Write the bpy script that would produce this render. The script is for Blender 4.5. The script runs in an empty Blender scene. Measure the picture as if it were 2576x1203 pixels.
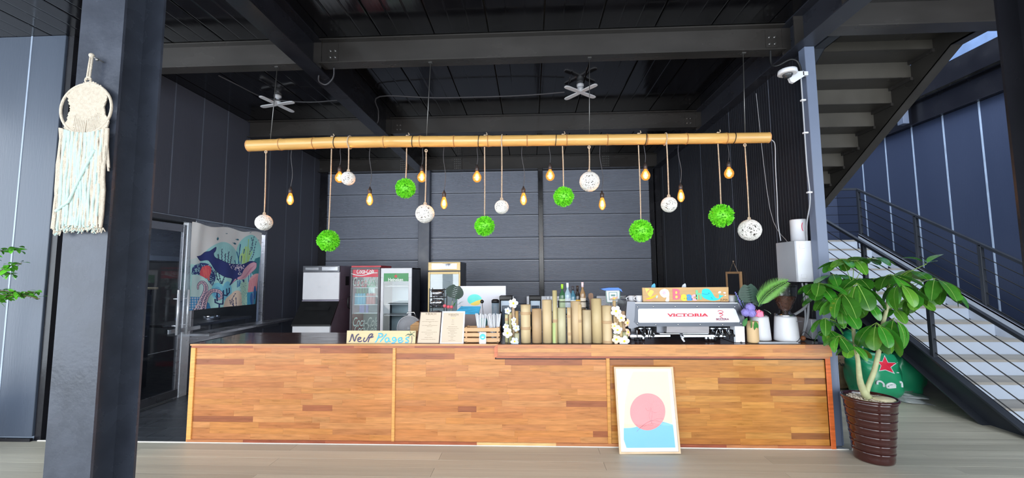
import bpy, math, random
import numpy as np
from mathutils import Vector, Matrix, noise
from mathutils.bvhtree import BVHTree

random.seed(7)
SC = bpy.context.scene
COL = SC.collection
PI = math.pi

# ------------------------------------------------------------------ camera
F_PX, CX, CY, EYE = 1042.75, 1288.0, 601.5, 1.65
_yaw, _pit, _rol = (math.radians(a) for a in (-2.505, 4.770, -0.4137))
_f = Vector((math.sin(_yaw)*math.cos(_pit), math.cos(_yaw)*math.cos(_pit), math.sin(_pit)))
_r0 = Vector((math.cos(_yaw), -math.sin(_yaw), 0)); _u0 = _r0.cross(_f)
_r = math.cos(_rol)*_r0 + math.sin(_rol)*_u0
_u = -math.sin(_rol)*_r0 + math.cos(_rol)*_u0
cam_data = bpy.data.cameras.new('camera'); cam = bpy.data.objects.new('camera', cam_data)
COL.objects.link(cam); SC.camera = cam
cam_data.sensor_fit = 'HORIZONTAL'; cam_data.sensor_width = 36.0
cam_data.lens = 36.0*F_PX/2576.0; cam_data.clip_start = 0.05; cam_data.clip_end = 300
cam.matrix_world = Matrix(((_r.x, _u.x, -_f.x, 0), (_r.y, _u.y, -_f.y, 0), (_r.z, _u.z, -_f.z, EYE), (0, 0, 0, 1)))

# ------------------------------------------------------------------ daylight, exposure
world = bpy.data.worlds.new('daylight'); SC.world = world; world.use_nodes = True
_bg = world.node_tree.nodes['Background']
_bg.inputs[0].default_value = (0.82, 0.91, 1.0, 1); _bg.inputs[1].default_value = 4.3
SC.view_settings.view_transform = 'Standard'; SC.view_settings.look = 'None'
SC.view_settings.gamma = 1.0; SC.view_settings.use_curve_mapping = False
SC.view_settings.exposure = 0.25
_s = bpy.data.lights.new('fill_sun', 'SUN'); _s.energy = 1.0; _s.angle = math.radians(38); _s.color = (1.0, .97, .92)  # low, very wide sun added to brighten the far end of the room
_so = bpy.data.objects.new('fill_sun', _s); COL.objects.link(_so)
_so.rotation_euler = Vector((0.10, 1.0, -0.16)).to_track_quat('-Z', 'Y').to_euler()
def portal(loc, sx, sy, rot):
    l = bpy.data.lights.new('window_daylight', 'AREA'); l.shape = 'RECTANGLE'; l.size = sx; l.size_y = sy
    l.cycles.is_portal = True
    o = bpy.data.objects.new('window_daylight', l); o.location = loc; o.rotation_euler = rot; COL.objects.link(o)
portal((-0.6, -2.6, 2.0), 15.0, 4.2, (PI/2, 0, 0))
portal((4.8, 6.6, 7.4), 3.8, 5.2, (0, 0, 0))

# ------------------------------------------------------------------ pixel -> world helpers (real planes)
def ray(x, y): return _r*(x-CX) + _u*(CY-y) + _f*F_PX
O = Vector((0, 0, EYE))
def onX(x, y, v): d = ray(x, y); return O + d*(v/d.x)
def onY(x, y, v): d = ray(x, y); return O + d*(v/d.y)
def onZ(x, y, v): d = ray(x, y); return O + d*((v-EYE)/d.z)
def zoom(x0, y0, s): return lambda a, b: (x0+a/s, y0+b/s)

# ------------------------------------------------------------------ materials
def lin(c):
    return tuple(((v/255)/12.92 if v/255 <= 0.04045 else ((v/255+0.055)/1.055)**2.4) for v in c)
MATS = {}
def pm(name, col, rough=0.5, metal=0.0, var=0.12, scale=6.0, bump=0.0, bscale=None, stretch=None, coat=0.0,
       trans=0.0, emit=None, estr=0.0, alpha=1.0, objcol=False, ior=1.45, rvar=0.08, spec=0.5):
    if name in MATS: return MATS[name]
    m = bpy.data.materials.new(name); m.use_nodes = True; nt = m.node_tree; N = nt.nodes; L = nt.links
    b = N['Principled BSDF']; tc = N.new('ShaderNodeTexCoord'); mp = N.new('ShaderNodeMapping')
    L.new(tc.outputs['Object'], mp.inputs[0])
    if stretch: mp.inputs['Scale'].default_value = stretch
    nz = N.new('ShaderNodeTexNoise'); nz.inputs['Scale'].default_value = scale; nz.inputs['Detail'].default_value = 5
    L.new(mp.outputs[0], nz.inputs['Vector'])
    rp = N.new('ShaderNodeMapRange'); L.new(nz.outputs[0], rp.inputs[0])
    rp.inputs[1].default_value = 0.3; rp.inputs[2].default_value = 0.7
    rp.inputs[3].default_value = 1-var; rp.inputs[4].default_value = 1+var
    mx = N.new('ShaderNodeMix'); mx.data_type = 'RGBA'; mx.blend_type = 'MULTIPLY'; mx.inputs[0].default_value = 1
    c = lin(col)
    if objcol:
        oi = N.new('ShaderNodeObjectInfo'); L.new(oi.outputs['Color'], mx.inputs[6])
        ad = N.new('ShaderNodeVectorMath'); ad.operation = 'SCALE'; cmb = N.new('ShaderNodeCombineXYZ')
        for i in range(3): L.new(oi.outputs['Random'], cmb.inputs[i])
        L.new(cmb.outputs[0], ad.inputs[0]); ad.inputs['Scale'].default_value = 40
        L.new(ad.outputs[0], mp.inputs['Location'])
    else: mx.inputs[6].default_value = (*c, 1)
    L.new(rp.outputs[0], mx.inputs[7]); L.new(mx.outputs[2], b.inputs['Base Color'])
    rr = N.new('ShaderNodeMapRange'); L.new(nz.outputs[0], rr.inputs[0]); rr.inputs[1].default_value = .3; rr.inputs[2].default_value = .7
    rr.inputs[3].default_value = max(rough-rvar, 0.02); rr.inputs[4].default_value = min(rough+rvar, 1); L.new(rr.outputs[0], b.inputs['Roughness'])
    b.inputs['Metallic'].default_value = metal; b.inputs['IOR'].default_value = ior
    b.inputs['Coat Weight'].default_value = coat; b.inputs['Coat Roughness'].default_value = 0.06
    b.inputs['Transmission Weight'].default_value = trans; b.inputs['Alpha'].default_value = alpha
    b.inputs['Specular IOR Level'].default_value = spec
    if emit: b.inputs['Emission Color'].default_value = (*lin(emit), 1); b.inputs['Emission Strength'].default_value = estr
    if bump:
        n2 = N.new('ShaderNodeTexNoise'); n2.inputs['Scale'].default_value = bscale or scale*4; n2.inputs['Detail'].default_value = 3
        L.new(mp.outputs[0], n2.inputs['Vector']); bp = N.new('ShaderNodeBump'); bp.inputs['Strength'].default_value = bump
        bp.inputs['Distance'].default_value = 0.01; L.new(n2.outputs[0], bp.inputs['Height']); L.new(bp.outputs[0], b.inputs['Normal'])
    m.diffuse_color = (*c, 1)
    MATS[name] = m
    return m
def attr_mat(name, rough=0.8, coat=0.0, bump=0.0):
    m = bpy.data.materials.new(name); m.use_nodes = True; N = m.node_tree.nodes; L = m.node_tree.links
    b = N['Principled BSDF']; a = N.new('ShaderNodeAttribute'); a.attribute_name = 'paint'
    L.new(a.outputs['Color'], b.inputs['Base Color']); b.inputs['Roughness'].default_value = rough; b.inputs['Coat Weight'].default_value = coat
    if bump:
        n2 = N.new('ShaderNodeTexNoise'); n2.inputs['Scale'].default_value = 400; bp = N.new('ShaderNodeBump'); bp.inputs['Strength'].default_value = bump
        bp.inputs['Distance'].default_value = 0.002; L.new(n2.outputs[0], bp.inputs['Height']); L.new(bp.outputs[0], b.inputs['Normal'])
    return m
def thin_glass(name, tint=(1, 1, 1), refl=1.0, rough=0.02):
    # real pane: clear transmission without refraction offset plus Fresnel reflection
    m = bpy.data.materials.new(name); m.use_nodes = True; N = m.node_tree.nodes; L = m.node_tree.links
    N.remove(N['Principled BSDF']); out = N['Material Output']
    t = N.new('ShaderNodeBsdfTransparent'); t.inputs[0].default_value = (*tint, 1)
    g = N.new('ShaderNodeBsdfGlossy'); g.inputs['Roughness'].default_value = rough
    fr = N.new('ShaderNodeFresnel'); ge = N.new('ShaderNodeNewGeometry'); io = N.new('ShaderNodeMapRange')
    io.inputs[3].default_value = 1.5; io.inputs[4].default_value = 1/1.5; L.new(ge.outputs['Backfacing'], io.inputs[0]); L.new(io.outputs[0], fr.inputs[0])
    mu = N.new('ShaderNodeMath'); mu.operation = 'MULTIPLY'; mu.inputs[1].default_value = refl; L.new(fr.outputs[0], mu.inputs[0])
    mx = N.new('ShaderNodeMixShader'); L.new(mu.outputs[0], mx.inputs[0]); L.new(t.outputs[0], mx.inputs[1]); L.new(g.outputs[0], mx.inputs[2])
    L.new(mx.outputs[0], out.inputs[0]); return m

M_wall = pm('navy_wall_panel', (80, 82, 93), 0.36, var=0.06, scale=2.0, bump=0.12, bscale=60, stretch=(1, 1, .15))
M_wallblk = pm('black_wall_panel', (30, 32, 40), 0.52, var=0.08, scale=2.0, bump=0.1, bscale=60, stretch=(1, 1, .15))
M_wallblue = pm('blue_wall_panel', (60, 70, 96), 0.45, var=0.05, scale=2.0, bump=0.1, bscale=60, stretch=(1, 1, .15))
M_joint = pm('pale_joint', (150, 162, 180), 0.4, var=0.1)
M_jointdim = pm('dim_joint', (104, 110, 124), 0.4, var=0.1)
M_steel = pm('black_painted_steel', (28, 28, 33), 0.24, var=0.18, scale=3.0, bump=0.06, bscale=25)
M_steelgrey = pm('grey_painted_steel', (106, 116, 138), 0.4, var=0.06, scale=3.0)
M_beamweb = pm('black_beam_steel', (54, 51, 49), 0.24, var=0.25, scale=2.5, bump=0.08, bscale=12, stretch=(.4, 1, 1))
M_ceil = pm('black_ceiling_deck', (18, 18, 21), 0.12, var=0.3, scale=3.0, bump=0.10, bscale=16, stretch=(1, .12, 1), rvar=.05)
M_shut = pm('blue_grey_shutter', (132, 138, 152), 0.38, var=0.05, scale=2.0)
M_bolt = pm('bolt_steel', (120, 118, 116), 0.35, metal=.8)
M_deck = pm('beige_deck', (186, 170, 146), 0.42, var=0.10, scale=5.0, bump=0.15, bscale=30, stretch=(.12, 2.5, 1), objcol=True)
M_gap = pm('dark_gap', (40, 38, 36), 0.9)
M_tile = pm('dark_slate_tile', (66, 70, 76), 0.35, var=0.15, scale=9.0, bump=0.12, bscale=30)
M_grout = pm('pale_grout', (150, 155, 160), 0.8)
M_wood = pm('butcher_block_wood', (200, 130, 70), 0.34, var=0.20, scale=5.0, stretch=(1.2, 3, 11), objcol=True, coat=0.25, bump=.04, bscale=20)
M_darktop = pm('dark_walnut_top', (74, 48, 40), 0.22, var=0.15, scale=4, stretch=(1, 8, 1), coat=.3)
M_plinth = pm('dark_body', (44, 42, 46), 0.6)
M_bamboo = pm('honey_bamboo', (206, 160, 92), 0.24, var=0.12, scale=4, stretch=(.6, 6, 6), coat=.35)
M_bamnode = pm('bamboo_node', (160, 108, 60), 0.5)
M_rope = pm('tan_rope', (186, 164, 140), 0.85, var=.2, scale=60, bump=.4)
M_white = pm('white_rattan', (228, 224, 218), 0.7, var=.06, scale=30)
M_green = pm('boxwood_green', (118, 216, 44), 0.5, var=.25, scale=25)
M_green2 = pm('boxwood_dark_green', (76, 176, 26), 0.6, var=.3, scale=25)
M_black = pm('black_plastic', (24, 24, 26), 0.45)
M_cable = pm('grey_cable', (70, 70, 74), 0.5)
M_whitep = pm('white_plastic', (222, 223, 228), 0.35, var=.03)
M_greyp = pm('grey_plastic', (170, 172, 178), 0.4, var=.04)
M_bright = pm('bright_chrome', (214, 218, 224), 0.28, metal=.35, var=.03)
M_chrome = pm('brushed_chrome', (200, 204, 210), 0.22, metal=1.0, var=.08, scale=4)
M_inox = pm('stainless_steel', (178, 180, 186), 0.32, metal=.9, var=.08, scale=4, stretch=(1, 1, 8))
M_dinox = pm('dark_stainless', (104, 106, 112), 0.3, metal=.7, var=.1, scale=4)
M_glass = thin_glass('clear_glass', (.93, .96, .97), 1.2)
M_glassdark = thin_glass('tinted_door_glass', (.72, .74, .78), .6)
M_leaf = pm('glossy_leaf', (62, 140, 36), 0.26, var=.22, scale=9, objcol=True, coat=.2)
M_stem = pm('pale_green_stem', (168, 170, 128), 0.6, var=.15, scale=20)

# ------------------------------------------------------------------ mesh builder
class MB:
    def __init__(s): s.v = []; s.f = []; s.m = []; s.cur = 0; s.sm = []; s.smooth = False
    def add(s, vs, fs):
        k = len(s.v); s.v += [tuple(v) for v in vs]
        for f in fs: s.f.append(tuple(i+k for i in f)); s.m.append(s.cur); s.sm.append(s.smooth)
        return s
    def box(s, x0, x1, y0, y1, z0, z1):
        vs = [(x, y, z) for x in (x0, x1) for y in (y0, y1) for z in (z0, z1)]
        return s.add(vs, [(0, 1, 3, 2), (4, 6, 7, 5), (0, 4, 5, 1), (2, 3, 7, 6), (0, 2, 6, 4), (1, 5, 7, 3)])
    def bbox(s, x0, x1, y0, y1, z0, z1, b=.004):
        # box with chamfered edges
        vs = []; C = ((x0, x1), (y0, y1), (z0, z1)); idx = {}
        for i in (0, 1):
            for j in (0, 1):
                for k in (0, 1):
                    for a in range(3):
                        c = [C[0][i], C[1][j], C[2][k]]; sg = [(1, -1)[i], (1, -1)[j], (1, -1)[k]]
                        for q in range(3):
                            if q != a: c[q] += sg[q]*b
                        idx[i, j, k, a] = len(vs); vs.append(c)
        fs = []
        for a in range(3):
            p, q = [t for t in range(3) if t != a]
            for e in (0, 1):
                ring = []
                for (u, w) in ((0, 0), (1, 0), (1, 1), (0, 1)):
                    t = [0, 0, 0]; t[a] = e; t[p] = u; t[q] = w; ring.append(idx[t[0], t[1], t[2], a])
                fs.append(tuple(ring))
            for (u, w) in ((0, 0), (0, 1), (1, 0), (1, 1)):
                t0 = [0, 0, 0]; t0[p] = u; t0[q] = w; t1 = t0[:]; t1[a] = 1
                fs.append((idx[(*t0, p)], idx[(*t1, p)], idx[(*t1, q)], idx[(*t0, q)]))
        for i in (0, 1):
            for j in (0, 1):
                for k in (0, 1): fs.append((idx[i, j, k, 0], idx[i, j, k, 1], idx[i, j, k, 2]))
        return s.add(vs, fs)
    def tube(s, pts, r, n=8, cap=True):
        pts = [Vector(p) for p in pts]; m = len(pts); rr = r if isinstance(r, (list, tuple)) else [r]*m
        s0 = s.smooth; s.smooth = True; vs = []; prev = None
        for i, p in enumerate(pts):
            t = (pts[min(i+1, m-1)]-pts[max(i-1, 0)])
            if t.length < 1e-9: t = Vector((0, 0, 1))
            t.normalize()
            if prev is None:
                a = Vector((0, 0, 1)) if abs(t.z) < .9 else Vector((1, 0, 0)); u = t.cross(a).normalized()
            else: u = (prev - t*prev.dot(t)).normalized()
            prev = u; w = t.cross(u)
            for k in range(n):
                a = 2*PI*k/n; vs.append(p+(u*math.cos(a)+w*math.sin(a))*rr[i])
        fs = [(i*n+k, i*n+(k+1) % n, (i+1)*n+(k+1) % n, (i+1)*n+k) for i in range(m-1) for k in range(n)]
        s.add(vs, fs); s.smooth = s0
        if cap: s.add(vs[:n], [tuple(range(n))[::-1]]); s.add(vs[-n:], [tuple(range(n))])
        return s
    def lathe(s, prof, c=(0, 0, 0), n=24, axis='z', cap=True):
        s0 = s.smooth; s.smooth = True; vs = []
        for r, h in prof:
            for k in range(n):
                a = 2*PI*k/n; p = (r*math.cos(a), r*math.sin(a), h)
                if axis == 'y': p = (p[0], p[2], p[1])
                if axis == 'x': p = (p[2], p[0], p[1])
                vs.append((p[0]+c[0], p[1]+c[1], p[2]+c[2]))
        m = len(prof)
        s.add(vs, [(i*n+k, i*n+(k+1) % n, (i+1)*n+(k+1) % n, (i+1)*n+k) for i in range(m-1) for k in range(n)]); s.smooth = s0
        if cap:
            if prof[0][0] > 1e-5: s.add(vs[:n], [tuple(range(n))[::-1]])
            if prof[-1][0] > 1e-5: s.add(vs[-n:], [tuple(range(n))])
        return s
    def sphere(s, c, r, n=12, sz=1.0):
        return s.lathe([(r*math.sin(PI*i/(n//2+1))+1e-6, -r*sz*math.cos(PI*i/(n//2+1))) for i in range(n//2+2)], c, n, cap=False)
    def prism(s, poly, axis, a, b):
        # poly: 2d points in the plane normal to axis; extruded from a to b along it
        def P(p, h):
            return {'x': (h, p[0], p[1]), 'y': (p[0], h, p[1]), 'z': (p[0], p[1], h)}[axis]
        n = len(poly); vs = [P(p, a) for p in poly]+[P(p, b) for p in poly]
        return s.add(vs, [tuple(range(n)), tuple(range(2*n-1, n-1, -1))]+[(i, i+n, (i+1) % n+n, (i+1) % n) for i in range(n)])
    def build(s, name, mat, parent=None, local=False, smooth=None, fix=True):
        me = bpy.data.meshes.new(name); me.from_pydata(s.v, [], s.f)
        for mm in (mat if isinstance(mat, (list, tuple)) else [mat]): me.materials.append(mm)
        me.polygons.foreach_set('material_index', s.m)
        me.polygons.foreach_set('use_smooth', [bool(smooth) if smooth is not None else x for x in s.sm])
        me.update()
        if fix:
            import bmesh
            bm = bmesh.new(); bm.from_mesh(me); bmesh.ops.remove_doubles(bm, verts=bm.verts, dist=1e-6)
            bmesh.ops.recalc_face_normals(bm, faces=bm.faces); bm.to_mesh(me); bm.free()
        o = bpy.data.objects.new(name, me); link(o, parent, local)
        return o
WL = {}; KIDS = {}
def link(o, parent, local=False):
    COL.objects.link(o)
    if parent is not None:
        o.parent = parent; KIDS.setdefault(parent.name, []).append(o)
        if not local and parent.name in WL: o.matrix_parent_inverse = Matrix.Translation(-WL[parent.name])
def tag(o, label, cat, group=None, kind=None):
    if label: o['label'] = label
    if cat: o['category'] = cat
    if group: o['group'] = group
    if kind: o['kind'] = kind
    return o
def thing(name, label, cat, loc=(0, 0, 0), group=None):
    o = bpy.data.objects.new(name, None); o.empty_display_size = .05; o.location = loc; COL.objects.link(o)
    WL[o.name] = Vector(loc); return tag(o, label, cat, group)
def struct(o): o['kind'] = 'structure'; return o
def sroot(name, loc=(0, 0, 0)):
    o = bpy.data.objects.new(name, None); o.empty_display_size = .05; o.location = loc; COL.objects.link(o); WL[o.name] = Vector(loc); o['kind'] = 'structure'; return o
def clone(o, parent=None):
    c = o.copy(); COL.objects.link(c); c.parent = parent
    if parent is not None: KIDS.setdefault(parent.name, []).append(c)
    for k in KIDS.get(o.name, []): clone(k, c)
    return c
def color(o, rgb): o.color = (*lin(rgb), 1); return o
def text(name, body, size, loc, mat, parent, rot=(PI/2, 0, 0), ext=.001, align='CENTER', sx=1.0, shear=0.0, bold=0.0, local=False):
    cu = bpy.data.curves.new(name, 'FONT'); cu.body = body; cu.size = size; cu.extrude = ext; cu.align_x = align; cu.align_y = 'CENTER'
    cu.shear = shear; cu.offset = bold; cu.resolution_u = 3
    t = bpy.data.objects.new(name, cu); COL.objects.link(t)
    me = bpy.data.meshes.new_from_object(t.evaluated_get(bpy.context.evaluated_depsgraph_get())); bpy.data.objects.remove(t)
    me.transform(Matrix.Translation(Vector(loc)) @ Matrix.Rotation(rot[2], 4, 'Z') @ Matrix.Rotation(rot[1], 4, 'Y') @ Matrix.Rotation(rot[0], 4, 'X') @ Matrix.Diagonal((sx, 1, 1, 1)))
    me.materials.clear(); me.materials.append(mat); me.name = name
    o = bpy.data.objects.new(name, me); link(o, parent, local); return o
def arc(c, r, a0, a1, n=10, ry=None):
    ry = ry or r
    return [(c[0]+r*math.cos(a0+(a1-a0)*i/n), c[1]+ry*math.sin(a0+(a1-a0)*i/n)) for i in range(n+1)]
def smooth_path(p, k=4):
    out = []; p = [Vector(q) for q in p]
    for i in range(len(p)-1):
        a, b, c, d = p[max(i-1, 0)], p[i], p[i+1], p[min(i+2, len(p)-1)]
        for j in range(k):
            t = j/k; out.append(0.5*((2*b)+(-a+c)*t+(2*a-5*b+4*c-d)*t*t+(-a+3*b-3*c+d)*t**3))
    return out+[p[-1]]
# ================================================================== THE SETTING
CZ = 4.29                       # ceiling height
YB = 9.24                       # back wall
XL, XR = -4.82, 2.88            # kitchen wall, bar's right wall
# ---- floor: base slab, deck planks, slate tiles
fl = struct(MB().box(-9, 6.9, -2.6, 9.6, -.12, -.022).build('floor', M_gap))
def plank(x0, x1, y0, y1):
    b = MB().box(x0+.0012, x1-.0012, y0+.0007, y1-.0007, -.022, random.uniform(-.0003, .0003))
    o = b.build('plank', M_deck, fl, fix=False)
    k = random.uniform(.93, 1.05); color(o, (194*k, 189*k, 173*k))
rows = []
y = 4.12
while y > 2.2: rows.append((y-.155, y)); y -= .155
for i, (a, b) in enumerate(rows):
    off = .62 if i % 2 == 0 else -.836
    xs = [off+2.91*k for k in range(-4, 4)]
    xs = [-7.5]+[x for x in xs if -7.3 < x < 6.6]+[6.7]
    for p, q in zip(xs, xs[1:]): plank(p, q, a, b)
y = 4.12; i = 1
while y < YB-.1:
    off = .62 if i % 2 == 0 else -.836
    xs = [2.93]+[x for x in (off+2.91*k for k in range(4)) if 3.1 < x < 6.6]+[6.7]
    for p, q in zip(xs, xs[1:]): plank(p, q, y, min(y+.155, YB))
    y += .155; i += 1
fb = MB().box(-7.5, 6.7, -2.6, y-5.2 if False else rows[-1][0], -.022, 0).build('plank', M_deck, fl); color(fb, (194, 189, 173)); fb['kind'] = 'stuff'
gr = MB().box(XL-3.2, 2.93, 4.125, YB, -.022, -.004).build('grout_bed', M_grout, fl)
tys = [4.125, 4.24, 4.505, 4.786, 5.085, 5.385, 5.685, 5.985, 6.285, 6.585]
for j in range(len(tys)-1):
    x = -5.05-(.3 if j % 2 else 0)+.18
    while x < -2.6:
        x0, x1 = max(x, -4.80), min(x+.6, -2.6)
        if x1-x0 > .03: MB().box(x0+.003, x1-.003, tys[j]+.003, tys[j+1]-.003, -.012, random.uniform(0, .0006)).build('tile', M_tile, fl, fix=False)
        x += .6
b = MB()
for j in range(9):
    for k in range(13): b.box(-2.6+k*.42+.003, -2.6+(k+1)*.42-.003, 4.13+j*.56+.003, 4.13+(j+1)*.56-.003, -.012, 0)
b.box(XL-3.2, XL-.01, 4.13, YB, -.012, -.001)
o = b.build('tile', M_tile, fl, fix=False); o['kind'] = 'stuff'
struct(MB().bbox(-4.99, 2.93, 4.117, 4.131, -.02, .008, .002).build('trim_1', pm('pale_threshold', (226, 222, 214), .4)))

# ---- wall in front on the left (faces the room), with its return
M_wallfr = pm('slate_blue_wall_panel', (70, 78, 92), .32, var=.08, scale=2, stretch=(1, 1, .12), bump=.1, bscale=60)
w = struct(MB().box(-9, -5.05, 4.15, 4.35, 0, CZ).build('wall_left', M_joint))
for x0, x1 in ((-9, -8.44), (-8.43, -7.44), (-7.43, -6.45), (-6.44, -5.45), (-5.44, -5.05)):
    MB().bbox(x0+.004, x1-.004, 4.12, 4.16, .04, CZ, .004).build('wall_panel', M_wallfr, w)
    if x1 > -8: MB().box(x0-.012, x0+.006, 4.117, 4.15, .04, CZ).build('joint_strip', M_joint, w)
struct(MB().box(-5.05, -4.98, 4.14, 4.42, 0, CZ).box(-5.03, -4.86, 4.38, 5.0, 0, CZ).build('trim_2', M_steel))
struct(MB().box(-9, -5.04, 4.095, 4.12, 0, .03).build('baseboard_left', M_steel))
# ---- kitchen wall (X = XL) with door and window openings
w = sroot('wall_kitchen', (XL, 7, 0))
MB().box(XL-.12, XL-.03, 4.4, 4.84, 0, CZ).box(XL-.12, XL-.03, 4.84, 7.34, 2.46, CZ).box(XL-.12, XL-.03, 7.34, YB, 0, CZ).box(XL-.12, XL-.03, 5.72, 7.34, 0, .79).build('wall_core', M_joint, w)
ys = [4.4, 4.79, 5.28, 5.777, 6.27, 6.79, 7.37, 7.93, 8.43, 8.95, YB]
for y0, y1 in zip(ys, ys[1:]):
    for z0, z1, a0, a1 in ((2.46, CZ, 4.4, 7.34), (0, CZ, 7.34, YB), (0, .78, 5.72, 7.34)):
        p, q = max(y0, a0), min(y1, a1)
        if q-p > .03:
            MB().bbox(XL-.03, XL, p+.005, q-.005, z0+.02, z1, .004).build('wall_panel', M_wall, w)
            if p == y0 and y0 > 4.5: MB().box(XL-.03, XL+.002, p-.007, p+.007, z0+.02, z1).build('joint_strip', M_jointdim, w)
# ---- the bar's right wall: black ribbed panels
w = struct(MB().box(XR+.02, XR+.10, 4.32, YB, 0, CZ).build('wall_bar', pm('wall_core_grey', (64, 66, 74), .5)))
ys = [4.32, 4.95, 5.95, 6.97, 7.97, 8.97, YB]
for y0, y1 in zip(ys, ys[1:]):
    b = MB(); n = max(int((y1-y0)/.05), 2); st = (y1-y0-.008)/n; yy = y0+.004
    pr = []
    for k in range(n):
        a = yy+k*st; pr += [(XR, a), (XR, a+st*.55), (XR+.0018, a+st*.6), (XR+.0018, a+st*.98)]
    pr += [(XR+.02, y1-.004), (XR+.02, y0+.004)]
    b.prism(pr, 'z', 0, CZ); b.build('wall_panel', M_wallblk, w, fix=False)
    if y0 > 4.4: MB().box(XR-.001, XR+.02, y0-.005, y0+.005, 0, CZ).build('joint_strip', M_jointdim, w)
# ---- back wall, posts and the three slatted shutters
w = struct(MB().box(XL, XR+.1, YB+.12, YB+.25, 0, CZ).build('wall_back', M_wallblk))
struct(MB().box(XR, 6.9, YB, YB+.2, 0, 7.4).build('wall_stairwell_back', M_wallblue))
def hbeam_v(name, cx, y0, y1, w_, z1, mat, tf=.014, z0=0):
    b = MB(); h = w_/2
    b.box(cx-h, cx+h, y0, y0+tf, z0, z1).box(cx-h, cx+h, y1-tf, y1, z0, z1).box(cx-.006, cx+.006, y0+tf, y1-tf, z0, z1)
    return struct(b.build(name, mat))
struct(MB().bbox(-2.495, -2.242, YB-.13, YB+.12, 0, 4.0, .006).build('steel_column', pm('grey_column_steel', (66, 72, 88), .35, var=.2, scale=5)))
struct(MB().bbox(.192, .298, YB-.03, YB+.12, 0, 3.99, .006).build('steel_column', M_steel))
struct(MB().bbox(2.66, 2.76, YB-.02, YB+.12, 0, 3.99, .006).bbox(2.77, XR, YB-.10, YB+.12, 0, 3.99, .006).build('steel_column', M_steel))
struct(MB().bbox(XL, -4.66, YB-.03, YB+.12, 0, 3.99, .004).build('steel_column', M_steel))
zs = [0, .49, .98, 1.475, 1.965, 2.465, 2.975, 3.485, 3.985]
for si, (x0, x1) in enumerate(((-4.66, -2.495), (-2.242, .192), (.298, 2.66))):
    d = sroot('door_%d' % (si+1), ((x0+x1)/2, YB, 0))
    for z0, z1 in zip(zs, zs[1:]):
        pr = [(YB+.1, z0+.004), (YB+.03, z0+.004), (YB+.022, z0+.03), (YB+.03, z0+.036)]
        n = 14; a0 = z0+.045; a1 = z1-.05; st = (a1-a0)/n
        for k in range(n):
            a = a0+k*st; pr += [(YB+.03, a), (YB+.021, a+st*.35), (YB+.021, a+st*.75), (YB+.03, a+st*.95)]
        pr += [(YB+.022, z1-.04), (YB+.022, z1-.012), (YB+.032, z1-.006), (YB+.1, z1-.006)]
        MB().prism(pr, 'x', x0, x1).build('shutter_section', M_shut, d, fix=False)
    MB().box(x0, x1, YB+.09, YB+.11, 0, 3.985).build('shutter_backing', M_gap, d)
# ---- ceiling deck: glossy 0.6 m panels between the beams
c = struct(MB().box(-9, 6.9, -2.6, YB+.2, CZ+.03, CZ+.12).build('ceiling', M_gap)) if False else None
c = struct(MB().box(-9, 3.0, -2.6, YB+.2, CZ+.03, CZ+.12).box(3.0, 6.9, -2.6, 4.1, CZ+.03, CZ+.12).build('ceiling', M_gap))
def ceil_panel(x0, x1, y0, y1):
    b = MB(); n = 3; st = (x1-x0-.012)/n; z = CZ
    pr = [(x0+.006, z+.03)]
    for k in range(n):
        a = x0+.006+k*st; pr += [(a+.001, z+.0015), (a+st*.06, z), (a+st*.94, z), (a+st*.99, z+.0015)]
    pr += [(x1-.006, z+.03)]
    b.prism(pr, 'y', y0, y1); b.build('ceiling_panel', M_ceil, c, fix=False)
xs = [-1.626-.599*k for k in range(12, 0, -1)]+[-1.626+.599*k for k in range(0, 15)]
xs = [x for x in xs if -8.9 < x < 6.9]
for p, q in zip(xs, xs[1:]):
    for a, bb in ((-2.5, 4.32), (4.50, 6.68), (6.84, YB+.1)):
        if p > 2.7 and a > 0: continue
        ceil_panel(p, min(q, 2.9) if a > 0 else q, a, bb if not (p > 2.7) else 3.94)
# ---- beams
def beam_x(x0, x1, ya, yb, z0, z1, bolts=()):
    ym = (ya+yb)/2
    b = MB().box(x0, x1, ya, yb, z0, z0+.012).box(x0, x1, ya, yb, z1-.012, z1).box(x0, x1, ym-.005, ym+.005, z0+.012, z1-.012)
    o = struct(b.build('steel_beam', M_beamweb))
    for bx in bolts:
        MB().box(bx-.06, bx+.06, ym-.014, ym-.005, z0+.05, z1-.03).build('splice_plate', M_beamweb, o)
        for dx in (-.025, .03):
            for zz in (z0+.09, z0+.165): MB().lathe([(.013, ym-.014), (.013, ym-.024), (.008, ym-.024), (.008, ym-.034)], (bx+dx, 0, zz), 8, 'y').build('bolt', M_bolt, o)
    return o
def beam_y(cx, w_, y0, y1, z0, z1, mat=None, splice=()):
    h = w_/2
    b = MB().box(cx-h, cx+h, y0, y1, z0, z0+.014).box(cx-h, cx+h, y0, y1, z1-.014, z1).box(cx-.005, cx+.005, y0, y1, z0+.014, z1-.014)
    o = struct(b.build('steel_beam', mat or M_steel))
    for yy in splice:   # web stiffeners
        MB().box(cx-h+.004, cx+h-.004, yy-.006, yy+.006, z0+.014, z1-.014).build('stiffener', M_beamweb, o)
    return o
mb = beam_y(-2.43, .20, -2.6, YB, 3.95, 4.29, splice=(2.2, 4.40, 6.76, 9.0))
for yy in (2.35, 2.5, 2.65):
    for dx in (-.06, .06): MB().lathe([(.014, 3.95), (.014, 3.935), (.008, 3.935), (.008, 3.925)], (-2.43+dx, yy, 0), 8).build('bolt', M_bolt, mb)
rb = beam_y(2.835, .20, -2.6, YB, 3.95, 4.29, mat=pm('bluish_beam_steel', (46, 48, 56), .3, var=.15, scale=3), splice=(3.55, 4.20, 4.41, 6.76))
beam_x(-4.8, -2.53, 4.33, 4.48, 4.0, 4.285, ())
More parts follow.
